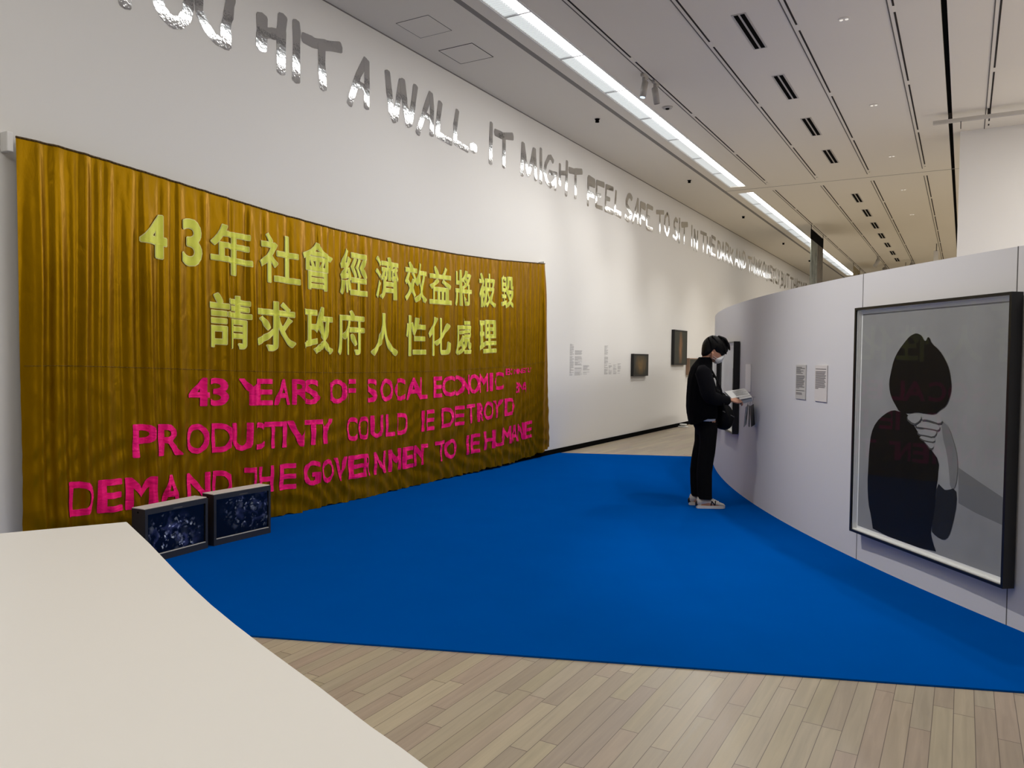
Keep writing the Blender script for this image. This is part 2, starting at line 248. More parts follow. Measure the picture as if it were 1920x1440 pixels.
DATA = json.loads(r'''{"cn1":[["4",3.701,2.574,3.936,2.591,3.935,2.235,3.7,2.261,0,1],["3",4.057,2.597,4.251,2.604,4.25,2.205,4.056,2.223,0,1],["年",4.343,2.606,4.773,2.609,4.773,2.168,4.342,2.198,0,1],["社",4.861,2.608,5.317,2.603,5.318,2.143,4.861,2.163,0,1],["會",5.363,2.602,5.778,2.595,5.78,2.13,5.364,2.141,0,1],["經",5.885,2.593,6.289,2.586,6.292,2.123,5.887,2.128,0,1],["濟",6.422,2.585,6.809,2.581,6.813,2.123,6.426,2.122,0,1],["效",6.929,2.58,7.337,2.581,7.343,2.129,6.934,2.124,0,1],["益",7.393,2.581,7.829,2.586,7.836,2.139,7.398,2.13,0,1],["將",7.921,2.588,8.287,2.597,8.295,2.152,7.928,2.141,0,1],["被",8.45,2.602,8.848,2.616,8.856,2.172,8.458,2.157,0,1],["毀",8.999,2.623,9.35,2.641,9.359,2.193,9.008,2.178,0,1]],"cn2":[["請",4.321,2.031,4.753,2.007,4.753,1.549,4.32,1.563,0,1],["求",4.824,2.004,5.27,1.988,5.271,1.532,4.824,1.546,0,1],["政",5.349,1.986,5.786,1.978,5.788,1.519,5.35,1.53,0,1],["府",5.849,1.977,6.244,1.974,6.247,1.513,5.852,1.518,0,1],["人",6.365,1.973,6.777,1.974,6.781,1.511,6.369,1.512,0,1],["性",6.955,1.975,7.33,1.979,7.336,1.517,6.96,1.512,0,1],["化",7.379,1.98,7.809,1.986,7.816,1.528,7.385,1.518,0,1],["處",7.953,1.988,8.301,1.995,8.309,1.546,7.96,1.533,0,1],["理",8.464,1.998,8.873,2.007,8.881,1.575,8.472,1.554,0,1]],"p1":[["4",4.125,1.32,4.314,1.312,4.313,1.076,4.124,1.082,0,1],["3",4.323,1.312,4.501,1.306,4.501,1.069,4.322,1.076,0,1],["Y",4.637,1.301,4.815,1.295,4.814,1.058,4.636,1.064,0,0.66],["E",4.801,1.296,5.016,1.289,5.016,1.051,4.801,1.058,0,1],["A",5.037,1.289,5.225,1.284,5.225,1.044,5.037,1.05,0,1],["R",5.27,1.283,5.372,1.281,5.373,1.039,5.271,1.042,0,0.62],["S",5.384,1.28,5.596,1.276,5.597,1.033,5.385,1.039,0,1],["O",5.754,1.273,5.985,1.27,5.987,1.024,5.755,1.029,0.14,1],["F",6.017,1.27,6.113,1.269,6.115,1.021,6.018,1.023,0.34,1],["S",6.306,1.267,6.465,1.267,6.467,1.017,6.308,1.018,0.3,1],["O",6.509,1.267,6.726,1.267,6.728,1.015,6.511,1.016,0,1],["C",6.742,1.267,6.945,1.267,6.948,1.015,6.744,1.015,0,1],["A",6.984,1.268,7.226,1.27,7.229,1.017,6.986,1.016,0,1],["L",7.212,1.27,7.361,1.271,7.364,1.019,7.215,1.017,0,1],["E",7.483,1.273,7.665,1.276,7.668,1.024,7.486,1.021,0,1],["C",7.679,1.276,7.924,1.281,7.928,1.03,7.683,1.024,0,1],["O",7.952,1.282,8.126,1.286,8.13,1.036,7.956,1.031,0.38,1],["N",8.118,1.286,8.251,1.289,8.255,1.04,8.121,1.036,0,1],["O",8.251,1.289,8.489,1.296,8.494,1.049,8.255,1.04,0,1],["M",8.477,1.296,8.715,1.303,8.72,1.059,8.481,1.048,0,1],["I",8.762,1.305,8.827,1.307,8.831,1.064,8.767,1.061,0,1],["C",8.855,1.308,9.077,1.317,9.082,1.076,8.86,1.065,0,1]],"p2":[["P",3.625,0.971,3.831,0.958,3.83,0.706,3.624,0.716,0,1],["R",3.846,0.957,4.062,0.944,4.061,0.695,3.845,0.705,0,1],["O",4.099,0.942,4.307,0.931,4.307,0.683,4.098,0.693,0,1],["D",4.348,0.929,4.558,0.919,4.558,0.672,4.348,0.681,0,1],["U",4.568,0.918,4.765,0.91,4.765,0.664,4.568,0.672,0,1],["C",4.795,0.908,4.922,0.904,4.923,0.659,4.795,0.663,0.42,1],["T",4.922,0.904,5.117,0.897,5.118,0.652,4.923,0.659,0,1],["I",5.121,0.897,5.186,0.895,5.186,0.65,5.121,0.652,0,1],["V",5.21,0.894,5.373,0.89,5.374,0.645,5.211,0.649,0,0.62],["T",5.408,0.889,5.645,0.883,5.646,0.639,5.408,0.644,0,1],["Y",5.645,0.883,5.788,0.881,5.79,0.637,5.646,0.639,0.36,1],["C",5.987,0.878,6.143,0.877,6.144,0.632,5.989,0.634,0,1],["O",6.177,0.877,6.33,0.876,6.332,0.631,6.179,0.632,0,1],["U",6.366,0.876,6.563,0.876,6.565,0.631,6.368,0.631,0,1],["L",6.616,0.876,6.75,0.877,6.752,0.632,6.618,0.631,0,1],["D",6.785,0.877,7.01,0.879,7.013,0.634,6.787,0.632,0,1],["B",7.247,0.882,7.299,0.883,7.302,0.638,7.25,0.637,0,0.3],["E",7.34,0.884,7.503,0.887,7.506,0.642,7.343,0.639,0.24,1],["D",7.651,0.891,7.903,0.898,7.907,0.653,7.654,0.646,0,1],["E",7.944,0.899,8.124,0.904,8.127,0.66,7.947,0.654,0.26,1],["T",8.2,0.907,8.407,0.914,8.411,0.67,8.204,0.662,0,1],["R",8.45,0.916,8.613,0.923,8.617,0.678,8.454,0.672,0,1],["O",8.613,0.923,8.834,0.932,8.838,0.688,8.617,0.678,0,1],["Y",8.839,0.932,9.085,0.944,9.09,0.701,8.844,0.689,0,1],["D",9.143,0.947,9.417,0.961,9.423,0.719,9.148,0.704,0,1],[".",9.431,0.961,9.476,0.964,9.481,0.722,9.436,0.719,0,1]],"p3":[["D",3.143,0.595,3.334,0.583,3.332,0.337,3.141,0.346,0,1],["E",3.36,0.582,3.555,0.57,3.554,0.327,3.358,0.336,0,1],["M",3.577,0.569,3.825,0.554,3.824,0.313,3.575,0.325,0,1],["A",3.872,0.552,4.046,0.542,4.045,0.302,3.871,0.311,0,1],["N",4.101,0.539,4.321,0.529,4.32,0.29,4.1,0.3,0,1],["D",4.36,0.527,4.547,0.519,4.546,0.28,4.359,0.288,0,1],["T",4.712,0.512,4.839,0.507,4.839,0.269,4.711,0.273,0,0.7],["H",4.851,0.507,5.025,0.501,5.025,0.262,4.851,0.268,0,1],["E",5.086,0.5,5.283,0.494,5.284,0.254,5.086,0.26,0,1],["G",5.386,0.492,5.602,0.488,5.603,0.247,5.387,0.252,0,1],["O",5.639,0.487,5.796,0.485,5.797,0.243,5.64,0.246,0,1],["V",5.822,0.484,5.99,0.483,5.991,0.241,5.823,0.243,0,1],["E",6.011,0.483,6.256,0.481,6.258,0.239,6.012,0.241,0,1],["R",6.256,0.481,6.369,0.481,6.371,0.238,6.258,0.239,0,1],["N",6.412,0.481,6.616,0.482,6.618,0.238,6.414,0.238,0,1],["M",6.667,0.482,6.886,0.484,6.888,0.24,6.669,0.238,0,1],["E",6.911,0.485,7.104,0.487,7.107,0.242,6.913,0.24,0,1],["N",7.135,0.488,7.291,0.491,7.294,0.245,7.138,0.243,0,1],["T",7.272,0.49,7.37,0.492,7.373,0.246,7.275,0.245,0.4,1],["T",7.542,0.496,7.743,0.501,7.747,0.255,7.545,0.25,0,1],["O",7.734,0.501,7.98,0.508,7.984,0.262,7.738,0.255,0,1],["B",8.198,0.516,8.258,0.518,8.262,0.271,8.201,0.269,0,0.35],["E",8.301,0.52,8.484,0.527,8.488,0.28,8.305,0.273,0,1],["H",8.633,0.533,8.87,0.544,8.875,0.297,8.637,0.287,0,1],["U",8.879,0.544,9.111,0.555,9.116,0.309,8.884,0.298,0,1],["M",9.102,0.555,9.313,0.566,9.319,0.32,9.107,0.309,0,1],["A",9.313,0.566,9.519,0.577,9.525,0.332,9.319,0.32,0,1],["N",9.489,0.575,9.691,0.587,9.697,0.342,9.494,0.33,0,1],["E",9.691,0.587,9.929,0.601,9.935,0.357,9.697,0.342,0,1]],"scrap":[[9.18,1.36],[9.296,1.36],[9.298,1.271],[9.182,1.273],[9.4,1.352],[9.895,1.379],[9.896,1.302],[9.401,1.285],[9.434,1.165],[9.74,1.181],[9.728,1.028],[9.437,1.015]],"ridge":[[2.871,0.5],[2.958,0.9],[3.109,0.7],[3.273,0.9],[3.449,0.5],[3.635,0.6],[3.791,0.9],[3.963,0.3],[4.065,0.5],[4.304,0.45],[4.531,0.9],[4.656,0.25],[4.809,0.9],[4.973,0.3],[5.132,0.3],[5.359,1.1],[5.569,0.2],[5.641,0.9],[5.79,0.35],[5.866,0.3],[5.99,0.6],[6.151,0.4],[6.3,0.7],[6.481,0.3],[6.596,0.25],[6.807,0.9],[6.969,0.35],[7.226,1.1],[7.371,0.35],[7.617,0.3],[7.909,0.35],[8.121,0.8],[8.254,0.3],[8.48,0.5],[8.661,0.3],[8.876,0.8],[9.07,0.7],[9.359,0.7],[9.478,0.6],[9.657,0.6],[9.786,0.7],[9.914,0.6],[10.056,0.8],[10.16,0.5],[10.278,0.9]],"words":[["YOU",[[[0.1,[[3.673,4.137],[3.683,4.419],[3.554,4.791]]],[0.1,[[3.688,4.421],[3.845,4.854]]]],[[0.1,[[4.117,4.776],[3.982,4.59],[3.939,4.324],[3.971,4.238],[4.028,4.185],[4.091,4.162],[4.155,4.19],[4.215,4.264],[4.235,4.379],[4.226,4.568],[4.191,4.724],[4.117,4.776]]]],[[0.085,[[4.344,4.749],[4.328,4.481],[4.333,4.352],[4.395,4.254],[4.486,4.18],[4.574,4.167],[4.629,4.168]]],[0.1,[[4.681,4.874],[4.653,4.567],[4.63,4.422],[4.596,4.296],[4.59,4.181]]],[0.1,[[4.613,4.28],[4.613,4.162]]]]]],["HIT",[[[0.125,[[5.001,4.558],[5.001,4.421],[4.994,4.276]]],[0.115,[[5.248,4.652],[5.229,4.504],[5.229,4.137]]],[0.1,[[4.994,4.418],[5.088,4.443],[5.229,4.474]]]],[[0.1,[[5.415,4.666],[5.422,4.574],[5.416,4.117]]]],[[0.105,[[5.505,4.553],[5.66,4.553],[5.844,4.591],[6.02,4.636]]],[0.1,[[5.755,4.565],[5.756,4.384],[5.779,4.151]]]]]],["A",[[[0.085,[[6.411,4.638],[6.294,4.45],[6.158,4.108]]],[0.085,[[6.419,4.63],[6.429,4.437],[6.423,4.144]]],[0.075,[[6.229,4.342],[6.328,4.351],[6.438,4.339]]]]]],["WALL.",[[[0.1,[[6.763,4.628],[6.801,4.408],[6.84,4.215],[6.897,4.136]]],[0.085,[[7.006,4.605],[6.951,4.364],[6.906,4.151]]],[0.1,[[7.025,4.617],[7.076,4.37],[7.147,4.149]]],[0.085,[[7.271,4.626],[7.224,4.382],[7.167,4.16]]]],[[0.08,[[7.562,4.634],[7.459,4.417],[7.318,4.102]]],[0.08,[[7.573,4.63],[7.596,4.455],[7.589,4.152]]],[0.07,[[7.418,4.356],[7.502,4.348],[7.598,4.336]]]],[[0.085,[[7.764,4.579],[7.727,4.397],[7.708,4.188]]],[0.085,[[7.708,4.188],[7.842,4.176],[8.002,4.164]]]],[[0.085,[[8.13,4.585],[8.086,4.395],[8.083,4.19]]],[0.085,[[8.083,4.19],[8.214,4.175],[8.372,4.159]]]],[[0.16,[[8.5,4.237],[8.506,4.184]]]]]],["IT",[[[0.085,[[8.934,4.645],[8.926,4.367],[8.924,4.112]]]],[[0.1,[[9.032,4.55],[9.242,4.553],[9.504,4.611]]],[0.085,[[9.271,4.553],[9.272,4.138]]]]]],["MIGHT",[[[0.09,[[9.802,4.587],[9.784,4.347],[9.778,4.133]]],[0.08,[[9.81,4.581],[9.877,4.368],[9.971,4.166]]],[0.08,[[10.13,4.581],[10.054,4.369],[9.978,4.175]]],[0.09,[[10.146,4.584],[10.169,4.355],[10.198,4.15]]]],[[0.08,[[10.345,4.639],[10.352,4.395],[10.353,4.134]]]],[[0.08,[[10.75,4.539],[10.677,4.588],[10.607,4.572],[10.505,4.445],[10.473,4.326],[10.546,4.197],[10.653,4.149],[10.777,4.218],[10.829,4.294]]],[0.07,[[10.828,4.327],[10.834,4.123]]],[0.07,[[10.63,4.351],[10.755,4.361],[10.882,4.371]]]],[[0.08,[[10.982,4.549],[10.987,4.227]]],[0.08,[[11.231,4.646],[11.22,4.374],[11.208,4.11]]],[0.075,[[10.991,4.419],[11.217,4.458]]]],[[0.1,[[11.312,4.529],[11.489,4.545],[11.792,4.605]]],[0.085,[[11.548,4.562],[11.556,4.131]]]]]],["FEEL",[[[0.07,[[12.048,4.561],[12.042,4.095]]],[0.17,[[12.06,4.518],[12.301,4.513]]],[0.1,[[12.056,4.303],[12.286,4.301]]]],[[0.07,[[12.399,4.578],[12.381,4.136]]],[0.1,[[12.4,4.551],[12.71,4.566]]],[0.07,[[12.408,4.342],[12.567,4.353]]],[0.07,[[12.392,4.138],[12.644,4.149]]]],[[0.06,[[12.804,4.584],[12.773,4.148]]],[0.09,[[12.817,4.559],[13.118,4.575]]],[0.08,[[12.824,4.354],[12.968,4.361]]],[0.11,[[12.772,4.166],[13.122,4.159]]]],[[0.07,[[13.256,4.567],[13.208,4.174]]],[0.12,[[13.196,4.181],[13.488,4.166]]]]]],["SAFE",[[[0.1,[[14.031,4.563],[13.96,4.611],[13.853,4.591],[13.764,4.475],[13.781,4.389],[13.918,4.332],[14.03,4.27],[13.951,4.177],[13.845,4.14],[13.71,4.178]]]],[[0.07,[[14.351,4.621],[14.22,4.373],[14.091,4.118]]],[0.07,[[14.359,4.623],[14.363,4.14]]],[0.06,[[14.167,4.293],[14.366,4.284]]]],[[0.07,[[14.497,4.575],[14.496,4.129]]],[0.14,[[14.498,4.544],[14.749,4.536]]],[0.1,[[14.493,4.326],[14.729,4.312]]]],[[0.07,[[14.86,4.587],[14.843,4.129]]],[0.09,[[14.867,4.577],[15.175,4.577]]],[0.06,[[14.849,4.373],[15.014,4.368]]],[0.09,[[14.842,4.139],[15.18,4.147]]]]]],["TO",[[[0.09,[[15.398,4.544],[15.855,4.61]]],[0.075,[[15.624,4.566],[15.623,4.146]]]],[[0.075,[[16.076,4.629],[15.945,4.518],[15.918,4.379],[15.977,4.23],[16.083,4.155],[16.182,4.26],[16.218,4.425],[16.183,4.568],[16.076,4.629]]]]]],["SIT",[[[0.085,[[16.757,4.567],[16.645,4.607],[16.54,4.521],[16.546,4.418],[16.696,4.335],[16.775,4.253],[16.67,4.156],[16.486,4.201]]]],[[0.075,[[16.909,4.65],[16.905,4.118]]]],[[0.13,[[17.059,4.537],[17.483,4.608]]],[0.075,[[17.251,4.548],[17.255,4.14]]]]]]],"far":[["IN",[["I",17.778,17.859],["N",17.983,18.297]]],["THE",[["T",18.512,19.0],["H",19.046,19.346],["E",19.416,19.8]]],["DARK",[["D",20.016,20.348],["A",20.348,20.711],["R",20.764,21.14],["K",21.194,21.584]]],["AND",[["A",21.755,22.162],["N",22.222,22.565],["D",22.645,23.019]]],["THINK",[["T",23.275,23.668],["H",23.734,24.038],["I",24.114,24.182],["N",24.279,24.631],["K",24.703,25.066]]],["QUIETLY,",[["Q",25.176,25.59],["U",25.666,25.976],["I",26.055,26.134],["E",26.253,26.617],["T",26.658,27.031],["L",27.116,27.415],["Y",27.458,27.808],[",",27.896,27.986]]],["BUT",[["B",28.075,28.393],["U",28.486,28.907],["T",29.002,29.486]]],["THAT",[["T",29.684,30.24],["H",30.343,30.763],["A",30.816,31.247],["T",31.192,31.633]]],["DOES",[["D",31.801,32.143],["O",32.258,32.644],["E",32.786,33.086],["S",33.245,33.553]]]],"pic":{"hair":[[-0.094,1.697],[-0.135,1.687],[-0.167,1.674],[-0.208,1.642],[-0.274,1.585],[-0.324,1.518],[-0.351,1.433],[-0.369,1.365],[-0.359,1.297],[-0.33,1.247],[-0.284,1.199],[-0.248,1.163],[-0.146,1.159],[-0.072,1.175],[0.015,1.17],[0.107,1.172],[0.144,1.2],[0.201,1.23],[0.231,1.282],[0.247,1.344],[0.237,1.404],[0.22,1.464],[0.182,1.525],[0.128,1.582],[0.05,1.629],[0.034,1.664],[0.014,1.667],[-0.0,1.641],[-0.02,1.647],[-0.041,1.679]],"torso":[[-0.317,1.174],[-0.408,1.14],[-0.507,1.073],[-0.562,0.988],[-0.58,0.865],[-0.585,0.735],[-0.59,0.62],[-0.574,0.477],[-0.536,0.387],[-0.505,0.277],[0.16,0.284],[0.115,0.355],[0.092,0.422],[0.128,0.558],[0.132,0.694],[0.149,0.782],[0.155,0.881],[0.07,0.949],[-0.041,1.031],[-0.098,1.085],[-0.181,1.168],[-0.239,1.164]],"sleeve":[[0.14,0.745],[0.202,0.709],[0.308,0.737],[0.322,0.644],[0.289,0.5],[0.259,0.42],[0.216,0.389],[0.145,0.398],[0.092,0.425],[0.128,0.558]],"arm":[[0.102,1.17],[0.184,1.144],[0.225,1.106],[0.257,1.061],[0.309,0.95],[0.322,0.863],[0.308,0.737],[0.242,0.711],[0.202,0.706],[0.16,0.748],[0.147,0.781],[0.16,0.882],[0.08,0.95],[0.098,1.017],[0.105,1.088]],"armshade":[[0.164,1.143],[0.225,1.106],[0.257,1.061],[0.309,0.95],[0.322,0.863],[0.308,0.737],[0.261,0.719],[0.247,0.824],[0.222,0.939],[0.179,1.039]],"f1":[[-0.018,1.128],[0.019,1.156],[0.102,1.17],[0.184,1.144],[0.155,1.117],[0.083,1.129],[0.02,1.135]],"f2":[[-0.085,1.079],[-0.012,1.116],[0.104,1.113],[0.156,1.103],[0.147,1.074],[0.085,1.078],[0.001,1.079]],"f3":[[-0.055,1.051],[0.001,1.07],[0.106,1.076],[0.132,1.059],[0.098,1.027],[0.024,1.032],[-0.041,1.031]],"f4":[[-0.037,1.017],[0.024,1.027],[0.108,1.025],[0.114,0.997],[0.025,0.996],[-0.018,1.004]],"f5":[[0.004,0.994],[0.089,0.991],[0.11,0.968],[0.075,0.948],[0.037,0.974]],"thumb":[[-0.174,1.131],[-0.113,1.167],[-0.046,1.159],[-0.018,1.143],[-0.044,1.115],[-0.093,1.094]],"neck":[[-0.312,1.189],[-0.25,1.152],[-0.274,1.15],[-0.298,1.163]],"shade":[[0.322,0.863],[0.498,0.802],[0.678,0.742],[0.685,0.585],[0.47,0.615],[0.331,0.646]]}}''')

# ================================================================ SETTING
XR, Y0, Y1 = 9.0, -6.0, 40.0
bm = bmesh.new(); box(bm, (WX - .3, Y0 - .3, -.2), (XR + .3, Y1 + .3, 0)); tag(from_bm('floor', bm, m_floor), 'pale wooden plank floor of the gallery hall', None, kind='structure')
tag(boxobj('wall_left', (WX - .3, Y0 - .3, 0), (WX, Y1 + .3, CZ + .6), m_wall), kind='structure')
tag(boxobj('wall_right', (XR, Y0 - .3, 0), (XR + .3, Y1 + .3, CZ + .6), m_wall), kind='structure')
tag(boxobj('wall_rear', (WX, Y0 - .3, 0), (XR, Y0, CZ + .6), m_wall), kind='structure')
tag(boxobj('wall_far', (WX, Y1, 0), (XR, Y1 + .3, CZ + .6), m_wall), kind='structure')
tag(boxobj('wall_end', (-.14, 13.72, 0), (XR, 14.02, CZ), m_wall), kind='structure')
# ceiling with the long slot for the strip lights
LX0, LX1 = -4.205, -3.885
bm = bmesh.new()
box(bm, (WX, Y0, CZ), (LX0, Y1, CZ + .4)); box(bm, (LX1, Y0, CZ), (-.29, Y1, CZ + .4)); box(bm, (-.235, Y0, CZ), (XR, Y1, CZ + .4))
box(bm, (LX0, 15.98, CZ), (LX1, 16.62, CZ + .4)); box(bm, (LX0, 34.3, CZ), (LX1, Y1, CZ + .4)); box(bm, (LX0, Y0, CZ), (LX1, -3.6, CZ + .4)); box(bm, (LX0, Y0, CZ + .35), (LX1, Y1, CZ + .4)); box(bm, (-.29, Y0, CZ + .3), (-.235, Y1, CZ + .4))
tag(from_bm('ceiling', bm, m_ceil), kind='structure')
tag(boxobj('trim_1', (-.289, Y0, CZ + .05), (-.236, 38, CZ + .06), m_blackm), kind='structure')      # black channel in the ceiling
tag(boxobj('trim_2', (-4.435, Y0, CZ - .002), (-4.37, 38, CZ + .01), m_sgap), kind='structure')       # shadow gap beside the strip light
for i, y in enumerate((16.29, 34.6)):
    tag(boxobj('trim_%d' % (3 + i), (-4.375, y - .02, CZ - .002), (XR, y - .002, CZ + .01), m_sgap), kind='structure')
tag(boxobj('trim_5', (WX, Y0, CZ - .010), (WX + .008, Y1, CZ), mat('edge_gap', (.22, .21, .2), .8)), kind='structure')
tag(boxobj('baseboard_left', (WX, Y0, 0), (WX + .02, Y1, .078), m_blackm, bevel=.003), kind='structure')
# curved partition
PC, PR, PH = Vector((12.945, 16.298)), 16.851, 2.16
def arc(a, r=PR, z=0): return Vector((PC.x + r * math.cos(R(a)), PC.y + r * math.sin(R(a)), z))
A0, A1 = 176.0, 243.0
def arcwall(bm, a0, a1, r0, r1, z0, z1, n):
    rings = []
    for i in range(n + 1):
        a = a0 + (a1 - a0) * i / n
        rings.append([arc(a, r0, z0), arc(a, r1, z0), arc(a, r1, z1), arc(a, r0, z1)])
    loft(bm, rings)
    for f in bm.faces: f.smooth = False
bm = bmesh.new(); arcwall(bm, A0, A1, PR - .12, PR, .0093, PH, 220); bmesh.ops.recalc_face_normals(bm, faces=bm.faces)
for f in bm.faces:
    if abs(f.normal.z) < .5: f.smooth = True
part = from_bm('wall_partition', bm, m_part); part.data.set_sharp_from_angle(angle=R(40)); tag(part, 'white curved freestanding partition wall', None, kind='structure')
for a in (216.12, 221.10, 226.1):
    bm = bmesh.new(); arcwall(bm, a - .011, a + .011, PR - .02, PR + .0012, .0094, PH + .001, 1); from_bm('seam', bm, m_gap, part)

# ================================================================ CARPET
def cy(x, f): return (2.86 + (x + 3.22) * .3829) if f else (11.04 + (x + 5.52) * .4045)
bm = bmesh.new(); xs = [WX + .03, .9]
prism(bm, [(xs[0], cy(xs[0], 1)), (xs[1], cy(xs[1], 1)), (xs[1], cy(xs[1], 0)), (xs[0], cy(xs[0], 0))], 0.0005, .009)
tag(from_bm('carpet', bm, m_carpet), 'large flat blue carpet laid on the wooden floor', 'carpet')

# ================================================================ CEILING FITTINGS
def glow(name, col, s, base=.8):
    m, t, b = NT(name); b.inputs['Base Color'].default_value = (base, base, base, 1); b.inputs['Emission Color'].default_value = (*col, 1); b.inputs['Emission Strength'].default_value = s
    return m
m_tube = glow('strip_tube', (1, .98, .95), STRIP)
m_diff = glow('strip_diffuser', (.95, 1, 1), DIFF, .25)
m_refl = mat('strip_reflector', (.62, .63, .64), .5)
def strip_light(y0, y1, label, divs, step):
    o = empty('strip_light', ((LX0 + LX1) / 2, (y0 + y1) / 2, CZ), label, 'light')
    bm = bmesh.new(); h = CZ + .19
    box(bm, (LX0 + .001, y0, CZ + .003), (LX0 + .008, y1, h)); box(bm, (LX1 - .008, y0, CZ - .004), (LX1 - .001, y1, h)); box(bm, (LX0 + .001, y0, h), (LX1 - .001, y1, h + .02))
    box(bm, (LX0 - .008, y0, CZ - .006), (LX0 + .004, y1, CZ - .0006)); box(bm, (LX1 - .004, y0, CZ - .006), (LX1 + .022, y1, CZ - .0006))
    from_bm('housing', bm, m_white, o)
    ends = sorted([y0] + divs + [y1])
    for a, b_ in zip(ends[:-1], ends[1:]):
        bm = bmesh.new(); xm = LX0 + .17
        box(bm, (LX0 + .010, a + .012, CZ + .014), (xm, b_ - .012, CZ + .020))
        if a < 11.5:
            for i in range(1, int((b_ - a) / .045)):
                y = a + .045 * i; box(bm, (LX0 + .012, y - .004, CZ + .004), (xm - .01, y + .004, CZ + .0135))
        from_bm('diffuser', bm, m_diff, o)
        boxobj('tube', (xm + .003, a + .012, CZ + .010), (LX1 - .012, b_ - .012, CZ + .022), m_tube, o)
        if b_ < y1: boxobj('divider', (LX0 + .005, b_ - .011, CZ + .002), (LX1 - .005, b_ + .011, CZ + .03), m_refl, o)
    return o
dv = [-3.6 + 1.28 * i for i in range(1, 8)] + [7.0, 8.28, 9.6, 10.89, 12.14, 13.45, 14.7]
strip_light(-3.59, 15.97, 'long recessed ceiling strip light above the banner, nearer of the two', [d for d in dv if d < 15.5], 0)
strip_light(16.64, 34.2, 'farther recessed ceiling strip light, beyond the ceiling joint', [16.64 + 1.3 * i for i in range(1, 14)], 0)

TX = (-3.465, -2.54, -1.625, -.715, .2)
seg = ((-3.0, 15.98), (16.6, 34.2))
names = ['beside the strip light', 'left of the air vents', 'right of the air vents', 'left of the black ceiling channel', 'right of the black ceiling channel']
for k, x in enumerate(TX):
    for j, (a, b_) in enumerate(seg):
        if k == 4:
            if j: continue
            b_ = 13.7
        o = empty('lighting_track', (x, (a + b_) / 2, CZ), 'recessed double-groove lighting track %s, %s the ceiling joint' % (names[k], 'before' if j == 0 else 'beyond'), 'lighting track')
        boxobj('rim', (x - .04, a, CZ - .003), (x + .04, b_, CZ - .0005), m_ceil, o)
        for dx, ww in ((-.028, .012), (.022, .019)):
            bm = bmesh.new(); y = a
            while y < b_ - .1:
                e = min(b_, y + (2.35 if dx > 0 else 99)); box(bm, (x + dx - ww / 2, y, CZ - .0055), (x + dx + ww / 2, e - (.16 if dx > 0 else 0), CZ - .0025)); y = e
            from_bm('groove', bm, m_track if dx > 0 else m_gap, o)
vy = [8.07, 10.0, 11.93, 13.86, 17.72, 19.64, 21.56, 23.43, 25.36, 27.3, 29.2]
words_ = ['first', 'second', 'third', 'fourth', 'fifth', 'sixth', 'seventh', 'eighth', 'ninth', 'tenth', 'eleventh']
for i, y in enumerate(vy):
    o = empty('air_vent', (-2.07, y + .48, CZ), 'white slot air vent with two dark openings, %s along the ceiling from the front' % words_[i], 'air vent', group='slot vents in the ceiling')
    boxobj('frame', (-2.145, y - .02, CZ - .004), (-1.995, y + .98, CZ + .004), m_trackw, o)
    for dx in (-.033, .033): boxobj('slot', (-2.07 + dx - .022, y, CZ - .006), (-2.07 + dx + .022, y + .96, CZ - .003), m_blackm, o)
for i, y in enumerate((8.69, 11.76, 14.8, 17.75, 20.8)):
    o = empty('downlight', (-1.157, y, CZ), 'small round recessed downlight, %s along the ceiling from the front' % words_[i], 'light', group='recessed downlights')
    bm = bmesh.new(); cyl(bm, (-1.157, y, CZ - .006), (-1.157, y, CZ + .003), .058, .058, 24); from_bm('rim', bm, m_ceil, o)
    for s in (-1, 1):
        bm = bmesh.new(); cyl(bm, (-1.157 + .026 * s, y, CZ - .012), (-1.157 + .026 * s, y, CZ - .005), .016, .018, 12)
        from_bm('lens', bm, mat('downlight_lens', (.8, .78, .72), .2, emit=(1, .96, .88), es=.5) if (i == 0 and s < 0) else bpy.data.materials['downlight_lens'], o)
for i, y in enumerate((10.54, 14.95, 19.25, 24.1, 28.6)):
    o = empty('sprinkler', (-4.73, y, CZ), 'small dark ceiling sprinkler near the lettered wall, %s from the front' % words_[i], 'sprinkler', group='ceiling sprinklers')
    bm = bmesh.new(); cyl(bm, (-4.73, y, CZ - .004), (-4.73, y, CZ + .004), .045, .045, 20); from_bm('flange', bm, m_trackw, o)
    bm = bmesh.new(); cyl(bm, (-4.73, y, CZ - .04), (-4.73, y, CZ - .003), .022, .036, 16); cyl(bm, (-4.73, y, CZ - .05), (-4.73, y, CZ - .04), .03, .03, 16); from_bm('head', bm, m_blackm, o)
o = empty('smoke_detector', (-3.66, 10.52, CZ), 'round pale smoke detector between strip light and track', 'smoke detector')
bm = bmesh.new(); cyl(bm, (-3.66, 10.52, CZ - .02), (-3.66, 10.52, CZ + .002), .06, .075, 24); from_bm('base', bm, m_trackw, o)
bm = bmesh.new(); cyl(bm, (-3.66, 10.52, CZ - .032), (-3.66, 10.52, CZ - .02), .022, .03, 16); from_bm('sensor', bm, m_blackm, o)
for i, (x0, y0, x1, y1, dk, lb) in enumerate(((-5.27, 6.55, -4.85, 6.98, m_gap, 'square ceiling access panel with faint outline'), (-5.3, 7.36, -4.84, 7.82, m_track, 'square ceiling access panel with dark outline above the word WALL'))):
    o = empty('access_panel', ((x0 + x1) / 2, (y0 + y1) / 2, CZ), lb, 'access panel')
    bm = bmesh.new(); g = .004 if i == 0 else .007
    for lo, hi in (((x0, y0), (x1, y0 + g)), ((x0, y1 - g), (x1, y1)), ((x0, y0), (x0 + g, y1)), ((x1 - g, y0), (x1, y1))): box(bm, (*lo, CZ - .003), (*hi, CZ + .001))
    from_bm('outline', bm, dk, o); boxobj('lid', (x0 + g, y0 + g, CZ - .002), (x1 - g, y1 - g, CZ + .001), m_ceil, o)
